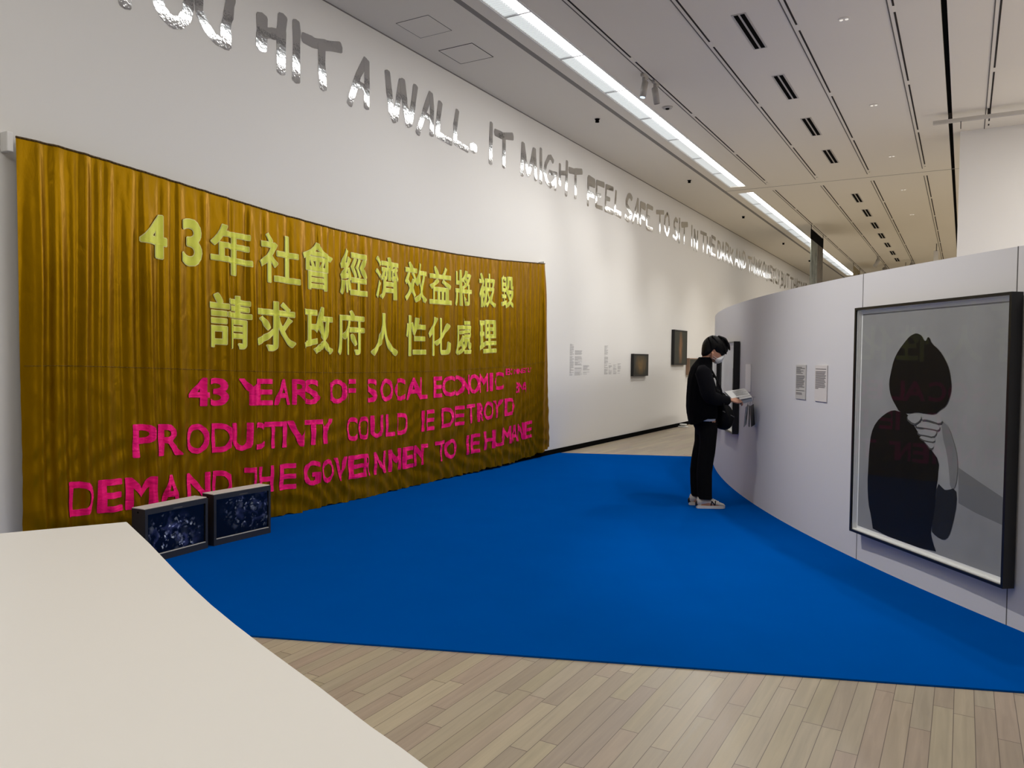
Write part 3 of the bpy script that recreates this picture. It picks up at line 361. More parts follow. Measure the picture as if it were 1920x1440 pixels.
# track spotlights
def spotlight(x, y, dirv, label, lens=False, L=.19, r=.04, scale=1.0):
    o = empty('spotlight', (x, y, CZ), label, 'spotlight'); z = CZ - .0062
    bm = bmesh.new(); box(bm, (x - .022, y - .085, z - .035), (x + .022, y + .085, z)); box(bm, (x - .02, y - .03, z - .09), (x + .02, y + .03, z - .035)); bmesh.ops.bevel(bm, geom=bm.edges[:], offset=.004, segments=1, affect='EDGES'); from_bm('adapter', bm, m_lampw, o)
    d = Vector(dirv).normalized(); p = Vector((x, y, z - .07 - r - L * .28 * .5)); bm = bmesh.new(); cyl(bm, (x, y, z - .09), p, .012, .012, 10); from_bm('arm', bm, m_lampw, o)
    a = p - d * L * .28; b_ = p + d * L * .72; bm = bmesh.new(); cyl(bm, a, b_, r, r, 24); cyl(bm, a - d * .012, a, r * .8, r, 24); h = from_bm('head', bm, m_lampw, o)
    bm = bmesh.new(); cyl(bm, b_ - d * .002, b_ + d * .003, r * .84, r * .84, 24); from_bm('lens', bm, m_lens if lens else m_gap, o)
    return o
spotlight(-3.5, 9.2, (-.12, -.12, -1), 'white track spotlight pointing down with a lit lens, above the white caption text', True)
spotlight(-3.46, 9.48, (.1, .25, -1), 'white track spotlight tilted away, directly behind the lit one')
spotlight(-2.56, 28.4, (-.5, .2, -1), 'distant pale track spotlight over the partition, left one of the pair', L=.28, r=.06)
spotlight(-2.54, 31.0, (.3, -.3, -1), 'distant pale track spotlight just above the partition edge, beside the vents', L=.32, r=.075)
spotlight(-1.64, 30.0, (-.3, -.6, -1), 'distant pale track spotlight right of the far vents', L=.34, r=.07)
spotlight(-1.62, 31.6, (.2, .3, -1), 'distant pale track spotlight farthest to the right above the partition', L=.3, r=.07)
o = empty('hanging_stand', (-2.0, 30.6, CZ), 'slim pale A-shaped hanger seen over the partition top', 'hanger')
bm = bmesh.new(); tube(bm, [(-1.86, 30.6, 3.9), (-1.86, 30.6, CZ)], .012); tube(bm, [(-1.86, 30.6, 4.72), (-1.95, 30.6, 3.9)], .03); tube(bm, [(-1.86, 30.6, 4.72), (-1.78, 30.6, 3.9)], .03); from_bm('frame', bm, m_trackw, o)
o = empty('hanging_banner', (-.78, 26.2, CZ), 'narrow pale cloth strip hanging beside the black ceiling channel', 'hanging cloth')
boxobj('cloth', (-.86, 26.19, 3.2), (-.74, 26.2, 4.82), m_trackw, o); boxobj('clip', (-.80, 26.18, 4.8), (-.78, 26.21, CZ), m_black, o)
# hanging prints over the partition
def hanging(y0, y1, z1, z0, label, kind):
    x = -3.47; o = empty('hanging_print', (x, (y0 + y1) / 2, CZ), label, 'hanging print')
    for y in (y0 + .03, y1 - .03):
        bm = bmesh.new(); tube(bm, [(x, y, z1), (x, y, CZ - .006)], .008, 6); from_bm('wire', bm, m_black, o)
    m, t, b = NT('print_' + kind); L = t.links.new; tc = N(t, 'ShaderNodeTexCoord'); sx = N(t, 'ShaderNodeSeparateXYZ'); L(tc.outputs['Object'], sx.inputs[0])
    n = N(t, 'ShaderNodeTexNoise', i_Scale=4.5, i_Detail=5.0, i_Distortion=2.5); mp = N(t, 'ShaderNodeMapping'); mp.inputs['Scale'].default_value = (1, 1.4, .35); L(tc.outputs['Object'], mp.inputs[0]); L(mp.outputs[0], n.inputs[0])
    cr = N(t, 'ShaderNodeValToRGB'); L(n.outputs['Fac'], cr.inputs[0])
    cols = [(.02, .025, .02), (.16, .18, .15), (.30, .31, .27)] if kind == 'grey' else [(.10, .08, .05), (.30, .25, .15), (.34, .29, .18)]
    cols = [tuple(q * .7 for q in c_) for c_ in cols] if kind == 'grey' else cols
    cr.color_ramp.elements[0].position = .36; cr.color_ramp.elements[0].color = (*cols[0], 1); cr.color_ramp.elements[1].position = .7; cr.color_ramp.elements[1].color = (*cols[2], 1); e = cr.color_ramp.elements.new(.46); e.color = (*cols[1], 1)
    lt = N(t, 'ShaderNodeMath', operation='GREATER_THAN'); L(sx.outputs[1], lt.inputs[0]); lt.inputs[1].default_value = .05
    mx = N(t, 'ShaderNodeMix', data_type='RGBA', blend_type='MULTIPLY'); L(lt.outputs[0], mx.inputs[0]); L(cr.outputs[0], mx.inputs[6]); mx.inputs[7].default_value = (.55, .38, .28, 1) if kind == 'grey' else (1, 1, 1, 1)
    L(mx.outputs[2], b.inputs['Base Color']); b.inputs['Roughness'].default_value = .7
    boxobj('cloth', (x - .006, y0, z0), (x + .006, y1, z1), m, o)
    if kind == 'grey': boxobj('top_band', (x - .009, y0 - .004, z1 - .26), (x + .009, y1 + .004, z1), m_blackm, o)
    else: boxobj('dark_patch', (x - .008, y1 - .55, z0 + 1.5), (x + .008, y1 - .12, z1 - .14), m_blackm, o)
hanging(21.12, 23.08, 4.9, 2.3, 'tall grey and brown print with black top band, hung from the ceiling', 'grey')
hanging(29.9, 31.9, 4.91, 2.3, 'distant tan print with one dark patch, hung from the ceiling', 'tan')
# rail in front of the end wall
o = empty('hanging_rail', (.6, 12.75, 4.93), 'thin pale rail hung under the ceiling before the end wall', 'rail')
boxobj('bar', (-.47, 12.62, 4.885), (3.0, 12.68, 4.93), m_trackw, o)
for x in (-.262, .21, 1.6): boxobj('hanger', (x - .02, 12.63, 4.93), (x + .02, 12.67, CZ), m_track, o)
boxobj('hook', (-.13, 12.64, 4.78), (-.12, 12.65, 4.885), m_black, o)

# ================================================================ WALL LETTERING
def ribbon(bm, pts, w, x):
    P = [Vector((0, a, b_)) for a, b_ in pts]
    if len(P) > 2:                              # round the corners a little
        Q = [P[0]]
        for i in range(1, len(P) - 1): Q += [P[i - 1].lerp(P[i], .75), P[i], P[i].lerp(P[i + 1], .25)]
        P = Q + [P[-1]]
    Lr = []; n = len(P)
    for i in range(n):
        d = (P[min(i + 1, n - 1)] - P[max(i - 1, 0)]).normalized(); nn = Vector((0, -d.z, d.y)); k = .5 * w * (1 + .08 * math.sin(i * 2.1 + pts[0][0] * 9))
        Lr.append((P[i] + nn * k, P[i] - nn * k, d, nn, k))
    a, b_, d, nn, k = Lr[0]; c0 = [P[0] - d * (k * .55 * math.sin(t)) + nn * (k * math.cos(t)) for t in (R(35), R(90), R(145))]
    a, b_, d2, n2, k2 = Lr[-1]; c1 = [P[-1] + d2 * (k2 * .55 * math.sin(t)) - n2 * (k2 * math.cos(t)) for t in (R(35), R(90), R(145))]
    loop_l = [q[0] for q in Lr]; loop_r = [q[1] for q in Lr]
    vl = [bm.verts.new((x, v.y, v.z)) for v in loop_l]; vr = [bm.verts.new((x, v.y, v.z)) for v in loop_r]
    for i in range(n - 1): bm.faces.new((vl[i], vl[i + 1], vr[i + 1], vr[i]))
    v0 = [bm.verts.new((x, v.y, v.z)) for v in c0]; bm.faces.new([vl[0]] + [vr[0]] + v0[::-1])
    v1 = [bm.verts.new((x, v.y, v.z)) for v in c1]; bm.faces.new([vr[-1]] + [vl[-1]] + v1[::-1])
UN = {'I': [[(.5, 1), (.5, 0)]], 'N': [[(.1, 0), (.12, 1)], [(.14, 1), (.85, 0)], [(.86, 0), (.92, 1)]], 'T': [[(0, .95), (1, .97)], [(.5, .95), (.48, 0)]],
 'H': [[(.1, .95), (.08, .1)], [(.9, 1), (.88, 0)], [(.1, .5), (.9, .45)]], 'E': [[(.15, 1), (.1, 0)], [(.15, .97), (1, .92)], [(.12, .52), (.75, .5)], [(.1, .04), (1, 0)]],
 'D': [[(.1, 1), (.1, 0)], [(.1, 1), (.6, .92), (.95, .55), (.75, .15), (.1, 0)]], 'A': [[(.5, 1), (.05, 0)], [(.5, 1), (.95, 0)], [(.2, .35), (.8, .33)]],
 'R': [[(.1, 1), (.1, 0)], [(.1, 1), (.8, .9), (.8, .6), (.1, .45)], [(.2, .45), (.95, 0)]], 'K': [[(.12, 1), (.1, 0)], [(.9, .95), (.15, .45)], [(.2, .48), (.95, 0)]],
 'Q': [[(.5, 1), (.1, .7), (.08, .3), (.45, .03), (.85, .3), (.88, .7), (.5, 1)], [(.55, .3), (1, -.05)]], 'U': [[(.1, 1), (.12, .2), (.5, 0), (.85, .2), (.9, 1)]],
 'L': [[(.15, 1), (.12, .03)], [(.12, .04), (1, 0)]], 'Y': [[(.05, 1), (.5, .5)], [(.95, 1), (.4, 0)]], ',': [[(.6, .06), (.3, -.14)]],
 'B': [[(.1, 1), (.1, 0)], [(.1, 1), (.8, .85), (.7, .58), (.1, .52), (.85, .38), (.8, .1), (.1, 0)]], 'O': [[(.5, 1), (.1, .7), (.08, .3), (.5, 0), (.9, .3), (.9, .7), (.5, 1)]],
 'S': [[(.9, .85), (.5, 1), (.12, .78), (.5, .5), (.9, .25), (.5, 0), (.08, .15)]]}
LB = {'YOU': 'silver foil word cut off by the ceiling, starting the wall sentence', 'HIT': 'silver foil word HIT on the upper wall', 'A': 'single silver foil letter A on the upper wall', 'WALL.': 'silver foil word WALL with full stop on the upper wall'}
def word(name, letters):
    ys = [p[0] for l in letters for ww, pp in l for p in pp]
    o = empty('foil_word', (WX, sum(ys) / len(ys), 4.4), LB.get(name, 'silver foil word %s in the sentence on the upper wall' % name.strip(',.')), 'wall lettering')
    for l in letters:
        bm = bmesh.new()
        for i, (ww, pp) in enumerate(l): ribbon(bm, pp, ww, WX + .0025 + .0006 * i)
        for f in bm.faces:
            f.normal_update()
            if f.normal.x < 0: f.normal_flip()
        from_bm('letter', bm, m_foil, o)
for n, L in DATA['words']: word(n, L)
for n, L in DATA['far']:
    ls = []
    for j, (c, a, b_) in enumerate(L):
        dz = .035 * math.sin(j * 2.3 + len(n)); l = [(.085 if abs(s[0][1] - s[-1][1]) < .2 else .08, [(a + (b_ - a) * u, 4.13 + dz + .47 * v) for u, v in s]) for s in UN[c]]
        ls.append(l)
    word(n, ls)

# ================================================================ BANNER
TOPE = [[2.805, 2.932], [3.123, 2.935], [3.441, 2.918], [3.875, 2.889], [4.478, 2.845], [5.067, 2.806], [5.907, 2.772], [6.94, 2.762], [7.999, 2.783], [9.023, 2.829], [10.32, 2.922], [10.8, 2.96]]
BOTE = [[2.805, .012], [5.0, .012], [6.9, .013], [7.8, .015], [8.2, .028], [8.8, .037], [9.37, .046], [9.99, .06], [10.605, .14], [10.8, .16]]
def interp(T, y):
    if y <= T[0][0]: return T[0][1]
    for (a, va), (b_, vb) in zip(T[:-1], T[1:]):
        if y <= b_: t = (y - a) / (b_ - a); return va + (vb - va) * t
    return T[-1][1]
RK = [[2.72, .5]] + sorted(r for r in DATA['ridge'] if r[0] > 2.9) + [[10.75, .5]]; RID = [r[0] for r in RK]
rng = random.Random(3); RD = [(rng.uniform(-.05, .05), r[1], rng.uniform(0, 6.28)) for r in RK]
def fold(y, v):
    """distance of the cloth from the wall; v = 0 at the top, 1 at the hem"""
    yy = y + .02 * math.sin(v * 5 + y * 1.7) * v
    P_ = RPOS[min(40, max(0, int(v * 40)))]
    import bisect
    i = bisect.bisect_right(P_, yy) - 1
    if i < 0: i = 0
    if i > len(P_) - 2: i = len(P_) - 2
    a, b_ = P_[i], P_[i + 1]; sp = b_ - a; t = min(1, max(0, (yy - a) / sp))
    am = lambda k: min(.085, (.23 + .13 * max(0, min(1, (6.2 - y) / 2))) * (P_[min(k + 1, len(P_) - 1)] - P_[max(k - 1, 0)]) * .5) * RD[k][1]
    A_, B_ = am(i), am(i + 1); f = .42
    if t < f: d = A_ * (.5 + .5 * math.cos(math.pi * t / f))
    else:
        s = (t - f) / (1 - f); d = B_ * (s ** 1.6) + .012 * math.sin(math.pi * s) * math.sin(s * 7 + RD[i][2])
    k = .16 + .84 * min(1, v * 3.0)
    g = .007 * math.sin(y * 62 + 2 * math.sin(y * 5.3)) * math.exp(-v * 7) * min(1, .25 + v * 20) + .002 * math.sin(y * 31 + v * 9)
    low = .022 * math.sin(y * 2.3 + 1.3 - v * 1.2) * v
    crumple = .011 * math.sin(y * 23 + 4 * math.sin(v * 17)) * math.sin(v * 41 + 3 * math.sin(y * 6)) * max(0, v - .45) * 2
    return .092 + d * k + g + low + crumple
RPOS = []
for q in range(41):
    v = q / 40; p = []
    for i, r in enumerate(RID):
        spn = min(RID[min(i + 1, len(RID) - 1)] - r if i < len(RID) - 1 else 1, r - RID[i - 1] if i else 1)
        p.append(r + RD[i][0] * 6 * spn * (v - .4) * .9 if 0 < i < len(RID) - 1 else r)
    RPOS.append(sorted(p))
BNR = empty('banner', (WX, 6.6, 2.9), 'huge gold cloth banner with lime and pink lettering, hung on white wall', 'banner')
NY, NZ = 900, 90
bm = bmesh.new(); grid = []
for j in range(NZ + 1):
    v = j / NZ; row = []
    yl = 2.83 + .02 * v; yr = 10.33 + .28 * v
    for i in range(NY + 1):
        y = yl + (yr - yl) * i / NY; zt, zb = interp(TOPE, y), interp(BOTE, y)
        zb += .012 * math.sin(y * 9.5) * math.sin(y * 3.1) + .006 * math.sin(y * 47) * (1 if y > 5 else .3)
        row.append(bm.verts.new((WX + fold(y, v), y, zt + (max(.011, zb) - zt) * v)))
    grid.append(row)
for j in range(NZ):
    for i in range(NY): bm.faces.new((grid[j + 1][i], grid[j + 1][i + 1], grid[j][i + 1], grid[j][i]))
from_bm('cloth', bm, m_gold, BNR, smooth=True)
bm = bmesh.new(); tube(bm, [(WX + fold(y, 0) + .002, y, interp(TOPE, y) - .002) for y in [2.83 + .03 * i for i in range(251)]], .0075, 6); from_bm('top_cord', bm, m_goldd, BNR)
for y, z in ((2.81, 2.93), (10.36, 2.925)):
    boxobj('bracket', (WX, y - .03, z - .10), (WX + .085, y + .012, z + .03), m_white, BNR, bevel=.006)
bm = bmesh.new(); tube(bm, [(WX + fold(y, .52) + .003, y, interp(TOPE, y) * .48 + interp(BOTE, y) * .52) for y in [2.86 + .02 * i for i in range(379)]], .002, 5); from_bm('seam', bm, m_seam, BNR)
# --- appliqué glyphs
GC = {}
def glyph(ch, off):
    """filled outline of one character, thickened by off (in em) along its contour"""
    k = (ch, off)
    if k in GC: return GC[k]
    cu = bpy.data.curves.new('g', 'FONT'); cu.body = ch; cu.resolution_u = 4; cu.fill_mode = 'FRONT'
    ob = bpy.data.objects.new('g', cu); COL.objects.link(ob); dg = bpy.context.evaluated_depsgraph_get(); dg.update()
    me = bpy.data.meshes.new_from_object(ob.evaluated_get(dg)); bpy.data.objects.remove(ob)
    b = bmesh.new(); b.from_mesh(me); bpy.data.meshes.remove(me); bmesh.ops.remove_doubles(b, verts=b.verts, dist=1e-5)
    vs = [tuple(v.co[:2]) for v in b.verts]; b.verts.index_update(); fs = [tuple(v.index for v in f.verts) for f in b.faces]
    for e in b.edges:
        if len(e.link_faces) != 1: continue
        p, q = e.verts[0].co.copy(), e.verts[1].co.copy(); d = q - p
        if d.length < 1e-6: continue
        d.normalize(); n = Vector((-d.y, d.x, 0)) * off; i = len(vs)
        vs += [tuple((p + n)[:2]), tuple((q + n)[:2]), tuple((q - n)[:2]), tuple((p - n)[:2])]; fs.append((i, i + 1, i + 2, i + 3))
    for v in b.verts:
        if any(len(e.link_faces) == 1 for e in v.link_edges):
            i = len(vs); vs += [(v.co.x + off * 1.08 * math.cos(math.pi * (k_ + .5) / 4), v.co.y + off * 1.08 * math.sin(math.pi * (k_ + .5) / 4)) for k_ in range(8)]; fs.append(tuple(range(i, i + 8)))
    b.free(); GC[k] = (vs, fs); return GC[k]
def applique(name, rec, offs, mats, base):
    ch = rec[0]; q = [Vector((rec[1 + 2 * i], rec[2 + 2 * i])) for i in range(4)]; u0, u1 = rec[9], rec[10]
    q0 = [p.copy() for p in q]
    for _ in range(3):                      # seat the glyph on the cloth where it actually hangs, fold included
        sm = 0
        for i in range(7):
            for j in range(3):
                p = q[3].lerp(q[2], (i + .5) / 7).lerp(q[0].lerp(q[1], (i + .5) / 7), (j + .5) / 3); zt, zb = interp(TOPE, p.x), interp(BOTE, p.x); sm += fold(p.x, (zt - p.y) / (zt - zb))
        k = (-WX - sm / 21) / 5.43; q = [Vector((p.x * k, 1.5 + (p.y - 1.5) * k)) for p in q0]
    vs0, _ = glyph(ch, offs[0]); x0, x1 = min(v[0] for v in vs0), max(v[0] for v in vs0); y0, y1 = min(v[1] for v in vs0), max(v[1] for v in vs0)
    out = bmesh.new()
    for li, off in enumerate(offs):
        vs, fs = glyph(ch, off); b = bmesh.new(); bv = [b.verts.new(((x - x0) / (x1 - x0), (y - y0) / (y1 - y0), 0)) for x, y in vs]
        for f in fs:
            try: b.faces.new([bv[i] for i in f])
            except ValueError: pass
        if u0 > 0: bmesh.ops.bisect_plane(b, geom=b.verts[:] + b.edges[:] + b.faces[:], plane_co=(u0, 0, 0), plane_no=(-1, 0, 0), clear_outer=True)
        if u1 < 1: bmesh.ops.bisect_plane(b, geom=b.verts[:] + b.edges[:] + b.faces[:], plane_co=(u1, 0, 0), plane_no=(1, 0, 0), clear_outer=True)
        wd = (q[1] - q[0]).length; nx = max(4, int(wd / .011)); ny = 10
        for i in range(1, nx): bmesh.ops.bisect_plane(b, geom=b.verts[:] + b.edges[:] + b.faces[:], plane_co=(u0 + (u1 - u0) * i / nx, 0, 0), plane_no=(1, 0, 0))
        for i in range(1, ny): bmesh.ops.bisect_plane(b, geom=b.verts[:] + b.edges[:] + b.faces[:], plane_co=(0, i / ny, 0), plane_no=(0, 1, 0))
        mp = {}
        for v in b.verts:
            u = (v.co.x - u0) / (u1 - u0); t = v.co.y; p = q[3].lerp(q[2], u).lerp(q[0].lerp(q[1], u), t); y, z = p.x, p.y
            zt, zb = interp(TOPE, y), interp(BOTE, y); vv = (zt - z) / (zt - zb)
            mp[v] = out.verts.new((WX + fold(y, vv) + base + .003 * li, y, z))
        for f in b.faces:
            nf = out.faces.new([mp[v] for v in f.verts]); nf.material_index = li; nf.smooth = True
            nf.normal_update()
            if nf.normal.x < 0: nf.normal_flip()
        b.free()
    return from_bm(name, out, mats, BNR)
for key in ('cn1', 'cn2'):
    for rec in DATA[key]: applique('chinese_character', rec, (.024, .012) if rec[0] not in '43' else (.036, .022), [m_limee, m_lime], .006)
for key in ('p1', 'p2', 'p3'):
    for rec in DATA[key]:
        if rec[0] != '.': applique('letter', rec, (.025,), [m_pink], .007)
def scrap(ch, a, b_, z0, z1): applique('letter', [ch, a, z1, b_, z1, b_, z0, a, z0, 0, 1], (.018,), [m_pink], .007)
sc = DATA['scrap']
for ch, f0, f1 in (('B', 0, .9), (':', 1.05, 1.2)): scrap(ch, sc[0][0] + (sc[1][0] - sc[0][0]) * f0, sc[0][0] + (sc[1][0] - sc[0][0]) * f1, sc[2][1], sc[0][1])
a, b_ = sc[4][0], sc[5][0]
for i, ch in enumerate('MINISTRY'): scrap(ch, a + (b_ - a) * (i + .08) / 8, a + (b_ - a) * (i + .94) / 8, sc[7][1] - .002 + .003 * i, sc[4][1] + .003 * i)
a, b_ = sc[8][0], sc[9][0]
for i, ch in enumerate('BNA'): scrap(ch, a + (b_ - a) * (i + .05) / 3, a + (b_ - a) * (i + .95) / 3, sc[11][1], sc[8][1])

# ================================================================ WALL TEXT AND SMALL PAINTINGS ON THE LEFT WALL
def textblock(y0, y1, z0, z1, label, seed, dense=.8, rows=None):
    o = empty('wall_text', (WX, (y0 + y1) / 2, (z0 + z1) / 2), label, 'wall text', group='vinyl captions on the white wall'); rg = random.Random(seed)
    bm = bmesh.new(); n = rows or int((z1 - z0) / .011)
    for i in range(n):
        if rg.random() > dense: continue
        z = z1 - (z1 - z0) * (i + .5) / n; y = y0; e = y1 - (y1 - y0) * (rg.random() ** 3) * .8
        while y < e:
            w = rg.uniform(.02, .06); box(bm, (WX + .0004, y, z - .0026), (WX + .0016, min(e, y + w), z + .0026)); y += w + .008
    from_bm('lines', bm, m_inkg, o)
textblock(11.43, 11.58, 1.23, 1.75, 'tall narrow grey text column, tallest of the first caption group', 1, .94)
textblock(11.62, 11.90, 1.23, 1.67, 'wider grey text column in the middle of the first caption group', 2, .8)
textblock(11.95, 12.2, 1.23, 1.40, 'short grey text block ending the first caption group', 3, .75)
textblock(12.84, 13.0, 1.23, 1.75, 'tall narrow grey text column, tallest of the second caption group', 4, .92)
textblock(13.04, 13.19, 1.23, 1.43, 'low grey text block right beside the second tall text column', 5, .7)
textblock(13.25, 13.4, 1.23, 1.43, 'low grey text block, middle one of three near the small painting', 6, .7)
textblock(13.46, 13.61, 1.23, 1.43, 'low grey text block nearest to the small dark painting', 7, .7)
def paint_mat(name, base, hi, sc, pos, dist=2):
    m, t, b = NT(name); L = t.links.new; tc = N(t, 'ShaderNodeTexCoord'); n = N(t, 'ShaderNodeTexNoise', i_Scale=sc, i_Detail=6.0, i_Distortion=float(dist)); mp = N(t, 'ShaderNodeMapping'); mp.inputs['Scale'].default_value = (1, 2.2, .8); L(tc.outputs['Object'], mp.inputs[0]); L(mp.outputs[0], n.inputs[0])
    gr = N(t, 'ShaderNodeTexGradient', gradient_type='SPHERICAL'); mg = N(t, 'ShaderNodeMapping'); mg.inputs['Scale'].default_value = pos; L(tc.outputs['Object'], mg.inputs[0]); L(mg.outputs[0], gr.inputs[0])
    mu = N(t, 'ShaderNodeMath', operation='MULTIPLY'); L(n.outputs['Fac'], mu.inputs[0]); L(gr.outputs['Fac'], mu.inputs[1])
    cr = N(t, 'ShaderNodeValToRGB'); L(mu.outputs[0], cr.inputs[0]); cr.color_ramp.elements[0].position = .12; cr.color_ramp.elements[0].color = (*base, 1); cr.color_ramp.elements[1].position = .5; cr.color_ramp.elements[1].color = (*hi, 1)
    L(cr.outputs[0], b.inputs['Base Color']); b.inputs['Roughness'].default_value = .6
    return m
def painting(y0, y1, z0, z1, dep, label, pm, edge, fm=None):
    o = empty('painting', (WX, (y0 + y1) / 2, (z0 + z1) / 2), label, 'painting')
    boxobj('canvas', (WX + .012, y0 + edge, z0 + edge), (WX + dep - .003, y1 - edge, z1 - edge), pm, o)
    bm = bmesh.new()
    for lo, hi in (((y0, z0), (y1, z0 + edge)), ((y0, z1 - edge), (y1, z1)), ((y0, z0 + edge), (y0 + edge, z1 - edge)), ((y1 - edge, z0 + edge), (y1, z1 - edge))): box(bm, (WX, *lo), (WX + dep, *hi))
    from_bm('frame', bm, fm or m_black, o)
painting(14.12, 14.92, 1.18, 1.615, .06, 'small dark brown figure painting alone on the white wall', paint_mat('painting_brown', (.016, .018, .012), (.17, .10, .03), 4.0, (1, 2.2, 3.2)), .03)
painting(16.5, 17.4, 1.395, 2.17, .07, 'dark green painting with an orange stem form, hung highest on wall', paint_mat('painting_green', (.024, .026, .018), (.26, .12, .045), 3.0, (1, 5, 1.6), 1), .03, m_black)
bm_side = mat('canvas_side', (.34, .22, .15), .8)
painting(17.55, 18.2, 1.16, 1.55, .09, 'dark painting with tan side edge, half hidden behind the visitor', paint_mat('painting_dark', (.02, .022, .016), (.06, .06, .05), 4.0, (1, 2, 2)), .02, bm_side)
painting(18.35, 19.0, 1.16, 1.55, .09, 'dark painting mostly hidden behind the visitor, farther along the wall', paint_mat('painting_dark2', (.018, .02, .015), (.05, .05, .04), 4.0, (1, 2, 2)), .02)
o = empty('floor_device', (-5.40, 16.95, 0), 'small white round device standing on floor by the baseboard', 'device')
bm = bmesh.new(); cyl(bm, (-5.40, 16.95, .0005), (-5.40, 16.95, .025), .115, .115, 24); from_bm('base', bm, m_white, o)
bm = bmesh.new(); cyl(bm, (-5.40, 16.95, .025), (-5.40, 16.95, .05), .05, .05, 20); cyl(bm, (-5.40, 16.95, .05), (-5.40, 16.95, .075), .085, .075, 24); from_bm('cap', bm, m_white, o)

# ================================================================ FRAMED PHOTOGRAPHS ON THE PARTITION
def glass_mat():
    m = bpy.data.materials.new('frame_glass'); m.use_nodes = True; t = m.node_tree; t.nodes.clear(); L = t.links.new
    out = N(t, 'ShaderNodeOutputMaterial'); mx = N(t, 'ShaderNodeMixShader'); fr = N(t, 'ShaderNodeFresnel', i_IOR=1.5); tr = N(t, 'ShaderNodeBsdfTransparent'); gl = N(t, 'ShaderNodeBsdfGlossy', i_Roughness=.0)
    tr.inputs[0].default_value = (.93, .94, .94, 1)
    ge = N(t, 'ShaderNodeNewGeometry'); io = N(t, 'ShaderNodeMapRange'); io.inputs[3].default_value = 1.5; io.inputs[4].default_value = 1 / 1.5; L(ge.outputs['Backfacing'], io.inputs[0]); L(io.outputs[0], fr.inputs['IOR'])
    k = N(t, 'ShaderNodeMath', operation='MULTIPLY'); k.inputs[1].default_value = .38; L(fr.outputs[0], k.inputs[0])
    L(k.outputs[0], mx.inputs[0]); L(tr.outputs[0], mx.inputs[1]); L(gl.outputs[0], mx.inputs[2]); L(mx.outputs[0], out.inputs[0])
    return m
m_glass = glass_mat()
def framed(ang_mid, half, z0, z1, label, picture, dep=.075, edge=.017, mat_w=.03, cat='framed photograph'):
    n = Vector((math.cos(R(ang_mid)), math.sin(R(ang_mid)), 0)); t = Vector((-n.y, n.x, 0))           # +t runs to the right as seen from the hall
    c = arc(ang_mid, PR); o = empty('picture_frame', c, label, cat)
    o.rotation_euler = (0, 0, math.atan2(t.y, t.x))        # local x = along picture, local -y = out of wall, z up
    def lbox(name, lo, hi, m): return from_bm(name, (lambda b: (box(b, lo, hi), b)[1])(bmesh.new()), m, o, world=False)
    d = -dep
    bm = bmesh.new()
    for lo, hi in (((-half, z0), (half, z0 + edge)), ((-half, z1 - edge), (half, z1)), ((-half, z0 + edge), (-half + edge, z1 - edge)), ((half - edge, z0 + edge), (half, z1 - edge))): box(bm, (lo[0], d, lo[1]), (hi[0], -.002, hi[1]))
    from_bm('frame', bm, m_black, o, world=False)
    lbox('mount', (-half + edge, -.034, z0 + edge), (half - edge, -.012, z1 - edge), m_mount)
    bm = bmesh.new(); s = .006
    for lo, hi in (((-half + edge, z0 + edge), (half - edge, z0 + edge + s)), ((-half + edge, z1 - edge - s), (half - edge, z1 - edge)), ((-half + edge, z0 + edge), (-half + edge + s, z1 - edge)), ((half - edge - s, z0 + edge), (half - edge, z1 - edge))): box(bm, (lo[0], d + .012, lo[1]), (hi[0], -.034, hi[1]))
    from_bm('spacer', bm, m_mount, o, world=False)
    picture(o)
    bm = bmesh.new(); vs = [bm.verts.new(p) for p in ((-half + edge, d + .008, z0 + edge), (half - edge, d + .008, z0 + edge), (half - edge, d + .008, z1 - edge), (-half + edge, d + .008, z1 - edge))]; bm.faces.new(vs); from_bm('glass', bm, m_glass, o, world=False)
    return o
def flat(bm, pts, y, mi):
    from mathutils.geometry import tessellate_polygon
    vs = [bm.verts.new((p[0], y, p[1])) for p in pts]
    for tri in tessellate_polygon([[Vector((p[0], p[1], 0)) for p in pts]]):
        f = bm.faces.new([vs[i] for i in tri]); f.material_index = mi; f.normal_update()
        if f.normal.y > 0: f.normal_flip()
def pm(name, v, tint=(1, 1, 1), grad=None):
    m, t, b = NT(name); L = t.links.new; tc = N(t, 'ShaderNodeTexCoord'); n = N(t, 'ShaderNodeTexNoise', i_Scale=3.0, i_Detail=4.0); L(tc.outputs['Object'], n.inputs[0])
    a, c = (grad or (v * .85, v * 1.15)); cr = N(t, 'ShaderNodeMix', data_type='RGBA'); cr.inputs[6].default_value = (*[a * q for q in tint], 1); cr.inputs[7].default_value = (*[c * q for q in tint], 1); L(n.outputs['Fac'], cr.inputs[0]); L(cr.outputs[2], b.inputs['Base Color']); b.inputs['Roughness'].default_value = .7; b.inputs['Specular IOR Level'].default_value = .1
    return m
pmats = [pm('photo_backdrop', .19, grad=(.23, .37)), pm('photo_black', .006), pm('photo_cloth', .007), pm('photo_skin', .2, grad=(.16, .44)), pm('photo_skin_shade', .10, grad=(.12, .26)), pm('photo_cast', .13, grad=(.16, .20)), pm('photo_light', .42, grad=(.62, .8)), pm('photo_dark_cloth', .02), pm('photo_finger', .4, grad=(.22, .40)), pm('photo_crease', .07)]
